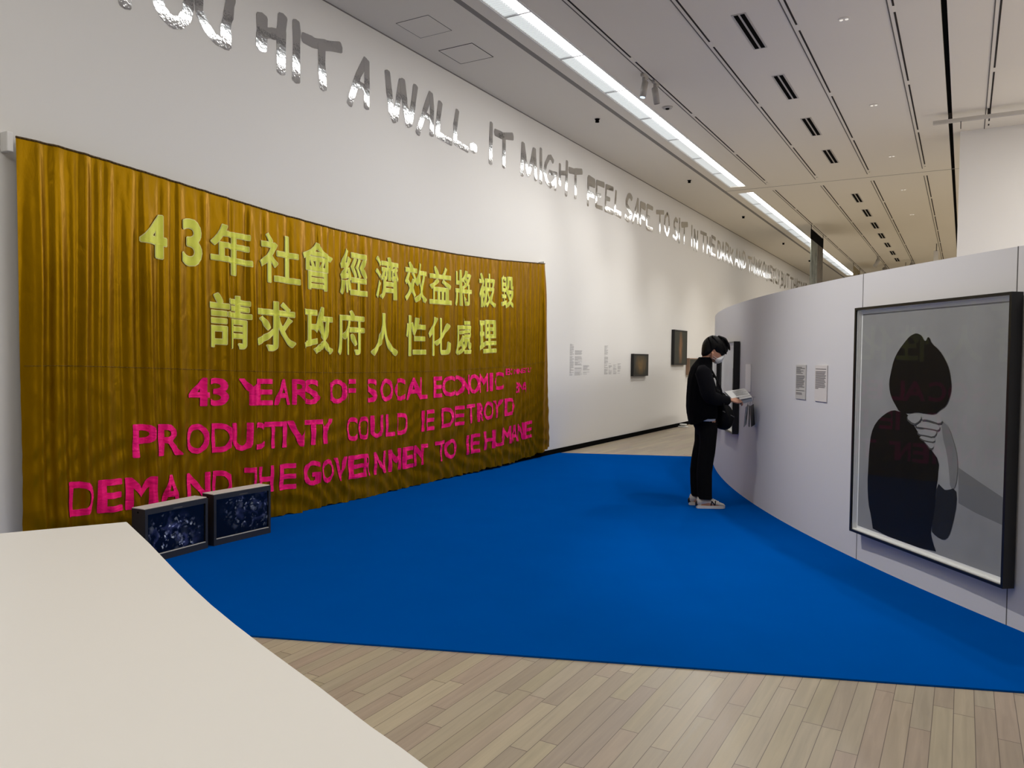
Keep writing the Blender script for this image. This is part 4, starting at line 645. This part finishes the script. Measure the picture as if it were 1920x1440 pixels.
def portrait(o):
    bm = bmesh.new(); P_ = DATA['pic']; x0, x1, z0, z1 = -.70, .70, .287, 1.853
    y = -.0350; flat(bm, [(x0, z0), (x1, z0), (x1, z1), (x0, z1)], y, 0)
    def clipp(pts): return [(min(max(p[0], x0), x1), min(max(p[1], z0), z1)) for p in pts]
    order = [('shade', 5), ('neck', 3), ('torso', 2), ('sleeve', 7), ('arm', 3), ('armshade', 4), ('hair', 1), ('f5', 8), ('f4', 8), ('f3', 8), ('f2', 8), ('thumb', 8), ('f1', 8)]
    for i, (k, mi) in enumerate(order):
        flat(bm, clipp(smooth_outline(P_[k], 1) if k not in ('shade',) else P_[k]), y - .0005 * (i + 1), mi)
        if mi == 8:
            q = P_[k]; c_ = (sum(p[0] for p in q) / len(q), sum(p[1] for p in q) / len(q)); flat(bm, smooth_outline([(c_[0] + (p[0] - c_[0]) * 1.07 - .002, c_[1] + (p[1] - c_[1]) * 1.22 - .006) for p in q], 1), y - .0005 * (i + .5), 9)
    from_bm('print', bm, pmats, o, world=False)
def plainprint(zz0, zz1, hf, side):
    def f(o):
        bm = bmesh.new(); y = -.035; flat(bm, [(-hf, zz0), (hf, zz0), (hf, zz1), (-hf, zz1)], y, 6)
        flat(bm, [(hf * .55, zz1 - .25), (hf * .75, zz1 - .2), (hf * .99, zz1 - .22), (hf * .99, zz1 - .62), (hf * .5, zz1 - .6)], y - .0005, 2)
        flat(bm, [(hf * .4, zz1 - .6), (hf * .95, zz1 - .62), (hf * .9, zz1 - .75), (hf * .5, zz1 - .72)], y - .001, 0)
        from_bm('print', bm, pmats, o, world=False)
    return f
FA = 218.8
framed(FA, .742, .24, 1.90, 'large black-framed photograph of a dark-haired figure hiding the face', portrait)
framed(204.7, .425, .67, 1.72, 'narrow-looking black-framed pale photograph on partition, right behind the visitor', plainprint(.73, 1.66, .37, 1), dep=.07)
framed(200.7, .375, .67, 1.72, 'black-framed photograph farthest around the curve of the partition', plainprint(.73, 1.66, .32, 1), dep=.07)

# caption cards on the partition
def card(a0, a1, z0, z1, label, lines, seed, m=None):
    am = (a0 + a1) / 2; n = Vector((math.cos(R(am)), math.sin(R(am)), 0)); t = Vector((-n.y, n.x, 0)); c = arc(am, PR); hw = (arc(a1) - arc(a0)).length / 2
    o = empty('caption_card', c, label, 'caption card'); o.rotation_euler = (0, 0, math.atan2(t.y, t.x))
    bm = bmesh.new(); box(bm, (-hw, -.009, z0), (hw, -.001, z1)); from_bm('board', bm, m or m_card, o, world=False)
    rg = random.Random(seed); bm = bmesh.new(); z = z1 - .02
    for k in lines:
        if k: box(bm, (-hw + .012, -.0098, z - .003), (-hw + .012 + (2 * hw - .026) * k * rg.uniform(.9, 1), -.0088, z + .003))
        z -= .0108
    from_bm('text', bm, m_ink, o, world=False)
card(212.37, 213.07, 1.17, 1.47, 'grey caption card filled with text, left one of the pair', [.7, 1, .5, .9, .6, .8, 0, 1, 1, 1, .9, 1, 1, .9, 1, .8, 1, .4, 0, 1, 0, .7, .8], 1, mat('caption_card_grey', (.52, .50, .47), .7))
card(213.69, 214.42, 1.17, 1.47, 'pinkish caption card half filled with text, nearest the large photograph', [0, 1, 0, .95, 1, .95, 1, .95, 1, .9, .95, 1, .9, 1, 1, .95, .3], 2)
card(207.15, 207.88, 1.17, 1.465, 'plain white caption card just beyond the visitor\'s hands', [], 3, mat('card_white', (.93, .91, .89), .6))
# hanging leaflets
LG = 'black leaflets hanging on the partition'
for i, (a, tilt, sh, lb) in enumerate(((208.05, -.34, .0, 'black leaflet hanging on the partition, farthest left and tilted'), (208.45, -.02, .035, 'black leaflet hanging on the partition, middle one'), (208.8, .28, .07, 'black leaflet hanging on the partition, nearest the grey caption card'))):
    n = Vector((math.cos(R(208.45)), math.sin(R(208.45)), 0)); t = Vector((-n.y, n.x, 0)); c = arc(208.45, PR + .022 + sh, 0)
    o = empty('leaflet', c + Vector((0, 0, .93)), lb, 'leaflet', group=LG); o.rotation_euler = (0, 0, math.atan2(t.y, t.x))
    Mx = Matrix.Rotation(tilt, 4, 'Y') @ Matrix.Translation((0, 0, -.115)) @ Matrix.Rotation(.12 - .3 * i, 4, 'Z')
    bm = bmesh.new(); box(bm, (-.052, -.005, -.115), (.052, -.001, .105), 0, Matrix.Translation((.045 * (i - 1), 0, .115)) @ Mx); from_bm('cover', bm, m_leaflet, o, world=False)
    bm = bmesh.new(); box(bm, (-.050, -.0008, -.112), (.054, .001, .103), 0, Matrix.Translation((.045 * (i - 1), 0, .115)) @ Mx); from_bm('pages', bm, m_paper, o, world=False)
    bm = bmesh.new(); tube(bm, [(.03 * (i - 1), 0, .1), (.0, .005 + sh * .3, .19)], .0012, 5); from_bm('string', bm, m_gap, o, world=False)
o = empty('wall_pin', arc(208.45, PR, 1.125), 'tiny metal pin in the partition holding the leaflet strings', 'pin')
bm = bmesh.new(); cyl(bm, arc(208.45, PR - .005, 1.125), arc(208.45, PR + .045, 1.128), .003, .003, 8); from_bm('shaft', bm, m_trackw, o)

# ================================================================ FRONT COUNTER
o = empty('display_counter', (-1.6, .6, 0), 'large white counter with a curved front edge, at the lower left', 'counter')
edge = [(-2.15, 1.42), (-1.86, 1.29), (-1.56, 1.15), (-1.29, 1.03), (-1.03, .93), (-.83, .86), (-.68, .80), (-.55, .76), (-.40, .68), (-.36, .45), (-.6, .15), (-1.2, -.1), (-2.96, -.1)]
ee = [edge[0]]
for i in range(1, 9):
    p0, p1, p2 = edge[i - 1], edge[i], edge[i + 1]; ee += [(p0[0] * .125 + p1[0] * .75 + p2[0] * .125, p0[1] * .125 + p1[1] * .75 + p2[1] * .125), ((p1[0] + p2[0]) / 2, (p1[1] + p2[1]) / 2)]
ee += edge[10:]
bm = bmesh.new(); prism(bm, ee, .955, 1.0); bmesh.ops.bevel(bm, geom=[e for e in bm.edges if abs(e.verts[0].co.z - e.verts[1].co.z) < .001], offset=.003, segments=2, affect='EDGES'); bmesh.ops.recalc_face_normals(bm, faces=bm.faces); from_bm('top', bm, m_desk, o)
cxx = sum(p[0] for p in ee) / len(ee); cyy = sum(p[1] for p in ee) / len(ee)
bm = bmesh.new(); prism(bm, [(cxx + (x - cxx) * .985, cyy + (y - cyy) * .985) for x, y in ee], .0005, .954); bmesh.ops.recalc_face_normals(bm, faces=bm.faces); from_bm('body', bm, m_desk, o)

# ================================================================ MONITORS
def screen_mat(name, amt, seed, s1, s2):
    m, t, b = NT(name); L = t.links.new; tc = N(t, 'ShaderNodeTexCoord'); b.inputs['Base Color'].default_value = (.003, .003, .004, 1); b.inputs['Roughness'].default_value = .12
    mp = N(t, 'ShaderNodeMapping'); mp.inputs['Location'].default_value = (0, seed, seed * .7); L(tc.outputs['Object'], mp.inputs[0])
    dn = N(t, 'ShaderNodeTexNoise', i_Scale=22.0, i_Detail=2.0); L(mp.outputs[0], dn.inputs[0])
    ds = N(t, 'ShaderNodeVectorMath', operation='SCALE'); L(dn.outputs['Color'], ds.inputs[0]); ds.inputs['Scale'].default_value = .07
    dv_ = N(t, 'ShaderNodeVectorMath', operation='ADD'); L(mp.outputs[0], dv_.inputs[0]); L(ds.outputs[0], dv_.inputs[1])
    v = N(t, 'ShaderNodeTexVoronoi', i_Scale=30.0, i_Randomness=1.0); L(dv_.outputs[0], v.inputs['Vector'])
    vb = N(t, 'ShaderNodeTexVoronoi', i_Scale=13.0, i_Randomness=1.0); L(dv_.outputs[0], vb.inputs['Vector'])
    sb = N(t, 'ShaderNodeMapRange'); sb.inputs[1].default_value = .55; sb.inputs[2].default_value = .1; sb.inputs[4].default_value = .5; L(vb.outputs['Distance'], sb.inputs[0])
    sepb = N(t, 'ShaderNodeSeparateColor'); L(vb.outputs['Color'], sepb.inputs[0]); pb = N(t, 'ShaderNodeMath', operation='POWER'); L(sepb.outputs[0], pb.inputs[0]); pb.inputs[1].default_value = 4.0
    mb = N(t, 'ShaderNodeMath', operation='MULTIPLY'); L(sb.outputs[0], mb.inputs[0]); L(pb.outputs[0], mb.inputs[1])
    sp = N(t, 'ShaderNodeMapRange'); sp.inputs[1].default_value = .42; sp.inputs[2].default_value = .05; L(v.outputs['Distance'], sp.inputs[0])
    sep = N(t, 'ShaderNodeSeparateColor'); L(v.outputs['Color'], sep.inputs[0])
    pw = N(t, 'ShaderNodeMath', operation='POWER'); L(sep.outputs[0], pw.inputs[0]); pw.inputs[1].default_value = 4.0
    mu = N(t, 'ShaderNodeMath', operation='MULTIPLY'); L(sp.outputs[0], mu.inputs[0]); L(pw.outputs[0], mu.inputs[1])
    gr = N(t, 'ShaderNodeTexGradient', gradient_type='SPHERICAL'); mg = N(t, 'ShaderNodeMapping'); mg.inputs['Location'].default_value = s1; mg.inputs['Scale'].default_value = s2; L(tc.outputs['Object'], mg.inputs[0]); L(mg.outputs[0], gr.inputs[0])
    sm_ = N(t, 'ShaderNodeMath', operation='ADD'); L(mu.outputs[0], sm_.inputs[0]); L(mb.outputs[0], sm_.inputs[1])
    m2 = N(t, 'ShaderNodeMath', operation='MULTIPLY'); L(sm_.outputs[0], m2.inputs[0]); L(gr.outputs['Fac'], m2.inputs[1])
    nz = N(t, 'ShaderNodeTexNoise', i_Scale=13.0, i_Detail=3.0, i_Distortion=1.0); L(mp.outputs[0], nz.inputs[0])
    cr = N(t, 'ShaderNodeValToRGB'); L(nz.outputs['Fac'], cr.inputs[0]); e = cr.color_ramp; e.elements[0].position = .5; e.elements[0].color = (0, 0, .002, 1); e.elements[1].position = .78; e.elements[1].color = (.03, .035, .11, 1)
    k = N(t, 'ShaderNodeMix', data_type='RGBA', blend_type='MULTIPLY'); k.inputs[0].default_value = 1; L(cr.outputs[0], k.inputs[6]); L(gr.outputs['Fac'], k.inputs[7])
    tint = N(t, 'ShaderNodeMix', data_type='RGBA'); L(sep.outputs[1], tint.inputs[0]); tint.inputs[6].default_value = (.30, .36, .75, 1); tint.inputs[7].default_value = (.75, .82, 1, 1)
    sc_ = N(t, 'ShaderNodeVectorMath', operation='SCALE'); L(tint.outputs[2], sc_.inputs[0]); L(m2.outputs[0], sc_.inputs['Scale'])
    ad = N(t, 'ShaderNodeVectorMath', operation='ADD'); L(sc_.outputs[0], ad.inputs[0]); L(k.outputs[2], ad.inputs[1])
    L(ad.outputs[0], b.inputs['Emission Color']); b.inputs['Emission Strength'].default_value = amt
    return m
def monitor(y0, y1, x, h, label, sm, rz=0):
    c = Vector((x, (y0 + y1) / 2, .0)); o = empty('monitor', c, label, 'monitor', rz=rz); w = (y1 - y0) / 2; D = .14
    z0 = .0095
    def lb(name, lo, hi, m, bev=0):
        bm = bmesh.new(); box(bm, lo, hi)
        if bev: bmesh.ops.bevel(bm, geom=bm.edges[:], offset=bev, segments=2, affect='EDGES')
        return from_bm(name, bm, m, o, world=False)
    bm = bmesh.new(); b = .022                                      # case: back box with front rim around a recessed screen
    box(bm, (-D, -w, z0), (-.014, w, h - .006)); box(bm, (-.014, -w, h - .045), (0, w, h - .006)); box(bm, (-.014, -w, z0), (0, w, .058)); box(bm, (-.014, -w, .058), (0, -w + b, h - .045)); box(bm, (-.014, w - b, .058), (0, w, h - .045))
    from_bm('case', bm, m_case, o, world=False)
    lb('top_cover', (-D, -w, h - .006), (-.012, w, h), m_casetop, .002)
    lb('screen', (-.0139, -w + b, .066), (-.010, w - b, h - .045), sm)
    lb('lower_trim', (-.012, -w + b, .058), (.001, w - b, .0625), m_trackw)
    lb('badge', (.0, -.04, h - .036), (.0008, .04, h - .031), m_gap)
    bm = bmesh.new(); cyl(bm, (-.075, -w - .0008, h - .03), (-.075, -w + .001, h - .03), .007, .007, 12); from_bm('screw', bm, m_blackm, o, world=False)
    return o
monitor(3.425, 3.985, -5.0, .405, 'black monitor showing a bright blue night crowd, nearer the counter', screen_mat('screen_crowd', 1.2, .3, (0, .15, -.62), (0, 3.4, 4.4)), R(4))
monitor(4.045, 4.61, -5.02, .415, 'black monitor with a darker blue picture, beside the first on carpet', screen_mat('screen_night', .6, 1.9, (0, -.3, -1.15), (0, 3.0, 4.4)), R(-1))

# ================================================================ VISITOR
VIS = empty('person', (-2.2152, 7.8595, .009), 'person in black standing in profile, reading a booklet, wearing white mask', 'person', rz=math.atan2(.50267842, .86440573))
def rings_xy(spec, n=28, p=2.3):
    out = []
    for z, xb, xf, hw, yc in spec:
        c, a = (xb + xf) / 2, (xf - xb) / 2; r = []
        for i in range(n):
            t = 2 * math.pi * i / n; cc, ss = math.cos(t), math.sin(t)
            r.append(Vector((c + a * math.copysign(abs(cc) ** (2 / p), cc), yc + hw * math.copysign(abs(ss) ** (2 / p), ss), z)))
        out.append(r)
    return out
def pobj(name, bm, m, parent=None, smooth=True): return from_bm(name, bm, m, parent or VIS, smooth=smooth, world=False)
# --- body: skinned skeleton + head, fused into one surface
def limb(bm, chain, seg=14):
    """tapered tube through (x,y,z,r) joints with rounded ends"""
    P_ = [Vector(c[:3]) for c in chain]; rs = [c[3] for c in chain]; Q = []; n = len(P_)
    for i in range(n - 1):
        for k in range(4):
            t = k / 4; p0, p1, p2, p3 = P_[max(i - 1, 0)], P_[i], P_[i + 1], P_[min(i + 2, n - 1)]
            q = .5 * ((2 * p1) + (p2 - p0) * t + (2 * p0 - 5 * p1 + 4 * p2 - p3) * t * t + (3 * p1 - p0 - 3 * p2 + p3) * t ** 3); Q.append((q, rs[i] + (rs[i + 1] - rs[i]) * t))
    Q.append((P_[-1], rs[-1])); rings = []; N_ = len(Q)
    d0 = (Q[1][0] - Q[0][0]).normalized(); d1 = (Q[-1][0] - Q[-2][0]).normalized()
    ext = [(Q[0][0] - d0 * Q[0][1] * .8, Q[0][1] * .45)] + Q + [(Q[-1][0] + d1 * Q[-1][1] * .8, Q[-1][1] * .45)]
    qprev = None
    for i, (p, r) in enumerate(ext):
        d = (ext[min(i + 1, len(ext) - 1)][0] - ext[max(i - 1, 0)][0]).normalized()
        ref = qprev if qprev is not None else (Vector((0, 1, 0)) if abs(d.y) < .9 else Vector((1, 0, 0)))
        a = (ref - d * ref.dot(d)).normalized(); qprev = a; b_ = d.cross(a)
        rings.append([p + (a * math.cos(2 * math.pi * k / seg) + b_ * math.sin(2 * math.pi * k / seg)) * r for k in range(seg)])
    loft(bm, rings)
HEADO = [(-.096, 1.63), (-.078, 1.686), (-.033, 1.717), (.028, 1.72), (.08, 1.69), (.106, 1.645), (.108, 1.60), (.105, 1.575), (.117, 1.553), (.113, 1.535), (.100, 1.53), (.098, 1.51), (.090, 1.497), (.084, 1.478), (.055, 1.466), (.015, 1.472), (-.02, 1.49), (-.06, 1.515), (-.09, 1.555)]
bm = bmesh.new()
inflate(bm, smooth_outline(HEADO, 1), 0, .076, c=(.0, 1.60), n=14, p=.46)
limb(bm, [(-.10, 0, 1.40, .06), (-.075, 0, 1.47, .054), (-.03, 0, 1.55, .052)])
loft(bm, rings_xy([(.82, -.13, .02, .13, 0), (.92, -.15, .035, .155, 0), (1.05, -.16, .02, .14, 0), (1.2, -.185, .0, .15, 0), (1.32, -.19, -.02, .165, 0), (1.40, -.17, -.035, .15, 0), (1.44, -.14, -.05, .08, 0)], 20))
ARMR = [(-.13, -.165, 1.375, .055), (-.11, -.205, 1.27, .048), (-.075, -.215, 1.14, .042), (.02, -.165, 1.105, .038), (.135, -.085, 1.088, .029), (.165, -.07, 1.088, .028)]
ARML = [(-.08, .165, 1.375, .055), (-.03, .20, 1.28, .048), (.02, .205, 1.185, .042), (.08, .165, 1.14, .036), (.145, .10, 1.105, .029), (.17, .085, 1.10, .028)]
limb(bm, ARMR); limb(bm, ARML)
def hand(bm, wrist, fdir, palm_n, side):
    """palm, four bent fingers curling under the booklet and a thumb over it"""
    w_ = Vector(wrist); f = Vector(fdir).normalized(); n = Vector(palm_n).normalized(); s = f.cross(n).normalized() * side
    for k, (off, L1, r) in enumerate(((-.030, .036, .0080), (-.010, .042, .0086), (.011, .040, .0086), (.031, .033, .0080))):
        b0 = w_ + f * .012 + s * off * .6; b1 = w_ + f * .078 + s * off
        limb(bm, [(*b0, .0125), (*b1, .0105)], 8)
        p1 = b1 + f * L1 * .8 + n * .012; p2 = p1 + f * L1 * .35 + n * .024; p3 = p2 - f * .010 + n * .018
        limb(bm, [(*b1, r * 1.08), (*p1, r), (*p2, r * .93), (*p3, r * .82)], 8)
    t0 = w_ + f * .022 - s * .028; t1 = w_ + f * .055 - s * .048 + n * .006; t2 = t1 + f * .034 + s * .006 + n * .004; t3 = t2 + f * .024 + s * .012
    limb(bm, [(*t0, .0135), (*t1, .0115), (*t2, .0098), (*t3, .0082)], 8)
hand(bm, (.168, -.078, 1.092), (.98, .14, .06), (.12, .35, -.85), 1)
hand(bm, (.172, .083, 1.10), (.95, -.2, .12), (.1, -.3, -.9), -1)
for s, dx in ((-1, 0), (1, -.03)):
    limb(bm, [(-.06, s * .085, .88, .085), (-.055 + dx * .3, s * .088, .66, .072), (-.06 + dx, s * .085, .46, .053), (-.09 + dx, s * .085, .28, .05), (-.10 + dx, s * .085, .10, .038)])
    limb(bm, [(-.105 + dx, s * .085, .055, .036), (-.02 + dx, s * .09, .05, .036), (.07 + dx, s * .095, .035, .026)])
    limb(bm, [(-.022, s * .074, 1.575, .010), (-.016, s * .081, 1.56, .012), (-.020, s * .080, 1.53, .010), (-.018, s * .075, 1.512, .007)], 8)      # ear
body = pobj('body', bm, m_skin)
rm = body.modifiers.new('fuse', 'REMESH'); rm.mode = 'VOXEL'; rm.voxel_size = .0042; rm.use_smooth_shade = True
dg = bpy.context.evaluated_depsgraph_get(); dg.update(); me = bpy.data.meshes.new_from_object(body.evaluated_get(dg)); body.modifiers.clear(); body.data = me
for p in me.polygons: p.use_smooth = True
# --- hair
HAIR = [(-.108, 1.535), (-.107, 1.604), (-.099, 1.663), (-.073, 1.71), (-.026, 1.742), (.01, 1.752), (.057, 1.738), (.094, 1.710), (.132, 1.678), (.153, 1.643), (.161, 1.611), (.149, 1.575), (.119, 1.551), (.092, 1.523), (.07, 1.545), (.02, 1.552), (-.006, 1.59), (-.036, 1.575), (-.05, 1.545), (-.075, 1.530)]
bm = bmesh.new(); inflate(bm, smooth_outline(HAIR, 1), 0, .094, c=(.02, 1.645), n=16, p=.42); h = pobj('hair', bm, m_hair)
for i, (x0, z0, x1, z1) in enumerate(((.10, 1.70, .155, 1.60), (.05, 1.735, .14, 1.66), (.03, 1.72, .12, 1.56), (-.02, 1.735, .05, 1.60), (-.06, 1.72, -.03, 1.58))):
    bm = bmesh.new(); limb(bm, [(x0, -.03 - .012 * i, z0, .012), ((x0 + x1) / 2 + .012, -.062 - .005 * i, (z0 + z1) / 2 + .01, .016), (x1, -.075, z1, .006)], 8); pobj('lock', bm, m_hair, h)
# --- eyes and mask
for s in (-1, 1):
    bm = bmesh.new(); bmesh.ops.create_uvsphere(bm, u_segments=12, v_segments=8, radius=.011, matrix=Matrix.Translation((.093, s * .031, 1.583))); pobj('eye', bm, mat('eye_white', (.6, .58, .56), .3) if s < 0 else bpy.data.materials['eye_white'])
MASK = [(.008, 1.503), (.022, 1.520), (.05, 1.530), (.09, 1.546), (.122, 1.556), (.120, 1.53), (.103, 1.503), (.085, 1.472), (.055, 1.458), (.022, 1.463)]
bm = bmesh.new(); inflate(bm, smooth_outline(MASK, 1), 0, .078, c=(.07, 1.505), n=14, p=.36); mk = pobj('mask', bm, m_mask)
for s in (-1, 1):
    for z in (1.517, 1.475):
        bm = bmesh.new(); limb(bm, [(-.022, s * .087, 1.555 if z > 1.5 else 1.515, .0022), (.0, s * .085, (z + 1.54) / 2, .0022), (.03, s * .077, z, .0022)], 6); pobj('ear_loop', bm, m_mask, mk)
# --- jacket
JS = [(1.525, -.132, -.022, .068, 0), (1.50, -.15, -.005, .078, 0), (1.465, -.178, -.006, .092, 0), (1.445, -.19, -.015, .13, 0), (1.415, -.203, -.022, .175, 0), (1.37, -.214, -.018, .198, 0), (1.30, -.233, .004, .21, 0), (1.22, -.24, .028, .216, 0), (1.12, -.243, .043, .218, 0), (1.02, -.243, .05, .218, 0), (.95, -.236, .05, .216, 0), (.895, -.222, .046, .213, 0), (.86, -.212, .04, .208, 0)]
rg = rings_xy(JS, 40, 2.5)
for k, r in enumerate(rg):
    for i, p in enumerate(r):
        w = .006 * math.sin(i * 1.9 + k * .9) * (1 if 4 < k < 12 else .3); p.x += w * .6; p.y += w
        if k >= 11: p.z += (max(0, min(1, (p.x + .215) / .12)) * .075 - .025) * (1 if k == 12 else .45)
bm = bmesh.new(); loft(bm, rg, caps=False)
bmesh.ops.solidify(bm, geom=bm.faces[:], thickness=.006); jk = pobj('jacket', bm, m_cloth_blk)
def sleeve(ch, parent):
    bm = bmesh.new(); c = [(x, y, z, r * k + .012) for (x, y, z, r), k in zip(ch[:5], (1.25, 1.35, 1.45, 1.3, 1.25))]; limb(bm, c, 18)
    o_ = pobj('sleeve', bm, m_cloth_blk, parent); return o_
sleeve(ARMR, jk); sleeve(ARML, jk)
bm = bmesh.new(); limb(bm, [(-.02, -.05, 1.345, .012), (.006, -.03, 1.335, .011), (.016, -.02, 1.322, .008)], 8); pobj('collar_toggle', bm, m_cloth_blk, jk)
# --- shirt hem and trousers
bm = bmesh.new(); loft(bm, rings_xy([(1.0, -.19, .03, .185, 0), (.93, -.185, .034, .188, 0), (.895, -.18, .033, .186, 0), (.886, -.178, .03, .184, 0)], 32), caps=True); pobj('shirt', bm, m_paper)
bm = bmesh.new(); loft(bm, rings_xy([(.905, -.165, .03, .165, 0), (.87, -.172, .04, .172, 0), (.82, -.168, .046, .175, 0), (.77, -.14, .04, .17, 0), (.735, -.135, .03, .15, 0)], 28))
for s, dx in ((-1, 0), (1, -.028)):
    loft(bm, rings_xy([(.86, -.155, .043, .085, s * .085), (.78, -.14, .04, .09, s * .087), (.66, -.132 + dx * .3, .03 + dx * .3, .085, s * .088), (.56, -.14 + dx * .7, .022 + dx * .7, .078, s * .087), (.47, -.148 + dx * .9, .008 + dx * .8, .074, s * .086), (.36, -.155 + dx, -.004 + dx, .072, s * .086), (.22, -.15 + dx, -.002 + dx, .07, s * .086), (.12, -.142 + dx, .0 + dx, .07, s * .086), (.095, -.138 + dx, .002 + dx, .07, s * .086)], 20))
tr = pobj('trousers', bm, m_trouser)
rm = tr.modifiers.new('fuse', 'REMESH'); rm.mode = 'VOXEL'; rm.voxel_size = .006; rm.use_smooth_shade = True
dg = bpy.context.evaluated_depsgraph_get(); dg.update(); me = bpy.data.meshes.new_from_object(tr.evaluated_get(dg)); tr.modifiers.clear(); tr.data = me
for p in me.polygons: p.use_smooth = True
# --- shoes
def shoe(dx, yc):
    bm = bmesh.new(); X = [-.150, -.140, -.10, -.04, .03, .085, .118, .130]
    top = [.085, .112, .104, .098, .082, .058, .046, .036]; hw = [.018, .034, .038, .037, .042, .043, .030, .012]
    rings = []
    for x, t, h in zip(X, top, hw):
        r = []
        for k in range(16):
            a = 2 * math.pi * k / 16; cc, ss = math.cos(a), math.sin(a); zz = .020 + (t - .020) * (.5 + .5 * ss) ** (.8); wy = h * cc * (1 if ss < 0 else (1 - .35 * ss)); r.append(Vector((x + dx, yc + wy, zz)))
        rings.append(r)
    loft(bm, rings); so = pobj('sneaker', bm, m_shoe)
    out = [(-.155, -.022), (-.145, -.036), (-.10, -.042), (-.02, -.040), (.05, -.046), (.10, -.042), (.128, -.024), (.138, 0), (.128, .024), (.10, .042), (.05, .046), (-.02, .04), (-.10, .042), (-.145, .036), (-.155, .022)]
    bm = bmesh.new(); prism(bm, smooth_outline([(x + dx, yc + y) for x, y in out], 1), .0005, .028); pobj('sole', bm, m_sole, so, smooth=False)
    for s in (-1, 1):
        y = yc + s * .0405; bm = bmesh.new()
        for a, b_ in (((-.015, .035), (-.008, .075)), ((-.008, .075), (.022, .035)), ((.022, .035), (.03, .075))): limb(bm, [(a[0] + dx, y, a[1], .0065), (b_[0] + dx, y - s * .006, b_[1], .0065)], 6)
        pobj('emblem', bm, m_black, so)
    bm = bmesh.new()
    for k in range(5): x = -.005 + k * .017 + dx; z = .098 - k * .0075; limb(bm, [(x, yc - .022, z - .004, .0035), (x + .004, yc, z + .002, .0035), (x, yc + .022, z - .004, .0035)], 6)
    pobj('laces', bm, m_paper, so)
    bm = bmesh.new(); limb(bm, [(-.147 + dx, yc, .03, .02), (-.150 + dx, yc, .06, .016)], 10); pobj('heel_tab', bm, m_black, so)
shoe(.0, -.088); shoe(-.035, .088)
# --- bag worn across the front, booklet in the hands
BO = empty('shoulder_bag', (-2.2152, 7.8595, .009), 'black shoulder bag hanging at the front of the visitor\'s hip', 'bag', rz=VIS.rotation_euler.z)
BAG = [(.062, 1.115), (.11, 1.085), (.165, 1.040), (.203, .980), (.214, .918), (.203, .858), (.18, .812), (.135, .785), (.083, .795), (.058, .812), (.056, .88), (.056, .99), (.058, 1.08)]
bm = bmesh.new(); inflate(bm, smooth_outline(BAG, 1), -.02, .16, n=14, p=.3); pobj('pouch', bm, m_bag, BO)
bm = bmesh.new(); limb(bm, [(.08, -.18, 1.02, .01), (.05, -.17, 1.2, .01), (-.01, -.10, 1.36, .01), (-.08, .02, 1.49, .01), (-.16, .08, 1.44, .01)], 8); pobj('strap', bm, m_bag, BO)
bm = bmesh.new(); tube(bm, [(.07, -.165, .99), (.19, -.165, .93)], .004); pobj('zip', bm, m_gap, BO)
KO = empty('booklet', (-2.2152, 7.8595, .009), 'open printed booklet with grey cover, held in the visitor\'s hands', 'booklet', rz=VIS.rotation_euler.z)
def leaf(bm, c4, th, n=1):
    a = [bm.verts.new(p) for p in c4]; nn = (Vector(c4[1]) - Vector(c4[0])).cross(Vector(c4[3]) - Vector(c4[0])).normalized() * th; b_ = [bm.verts.new(Vector(p) + nn) for p in c4]
    for i in range(4): j = (i + 1) % 4; bm.faces.new((a[i], a[j], b_[j], b_[i]))
    bm.faces.new(a[::-1]); bm.faces.new(b_)
bm = bmesh.new(); leaf(bm, [(.20, -.02, 1.105), (.392, -.02, 1.140), (.372, .125, 1.203), (.168, .125, 1.168)], .006); pobj('page_block', bm, m_paper, KO, False)
bm = bmesh.new(); leaf(bm, [(.196, -.018, 1.100), (.396, -.018, 1.136), (.376, .13, 1.199), (.164, .13, 1.163)], .0025); leaf(bm, [(.272, -.023, 1.112), (.396, -.023, 1.134), (.398, -.07, 1.088), (.276, -.07, 1.056)], .0025); pobj('cover', bm, m_bluepaper, KO, False)
bm = bmesh.new(); leaf(bm, [(.272, -.027, 1.120), (.394, -.027, 1.142), (.396, -.05, 1.124), (.274, -.05, 1.10)], .003); pobj('page_block', bm, m_paper, KO, False)
bm = bmesh.new()
for i in range(7):
    t = .18 + .1 * i; p0 = Vector((.20, -.02, 1.105)).lerp(Vector((.168, .125, 1.168)), t); p1 = Vector((.392, -.02, 1.14)).lerp(Vector((.372, .125, 1.203)), t); a = p0.lerp(p1, .3) + Vector((0, 0, .0085)); b_ = p0.lerp(p1, .92 - .1 * (i % 3)) + Vector((0, 0, .0085)); tube(bm, [a, b_], .0014, 5)
pobj('text', bm, m_inkg, KO)
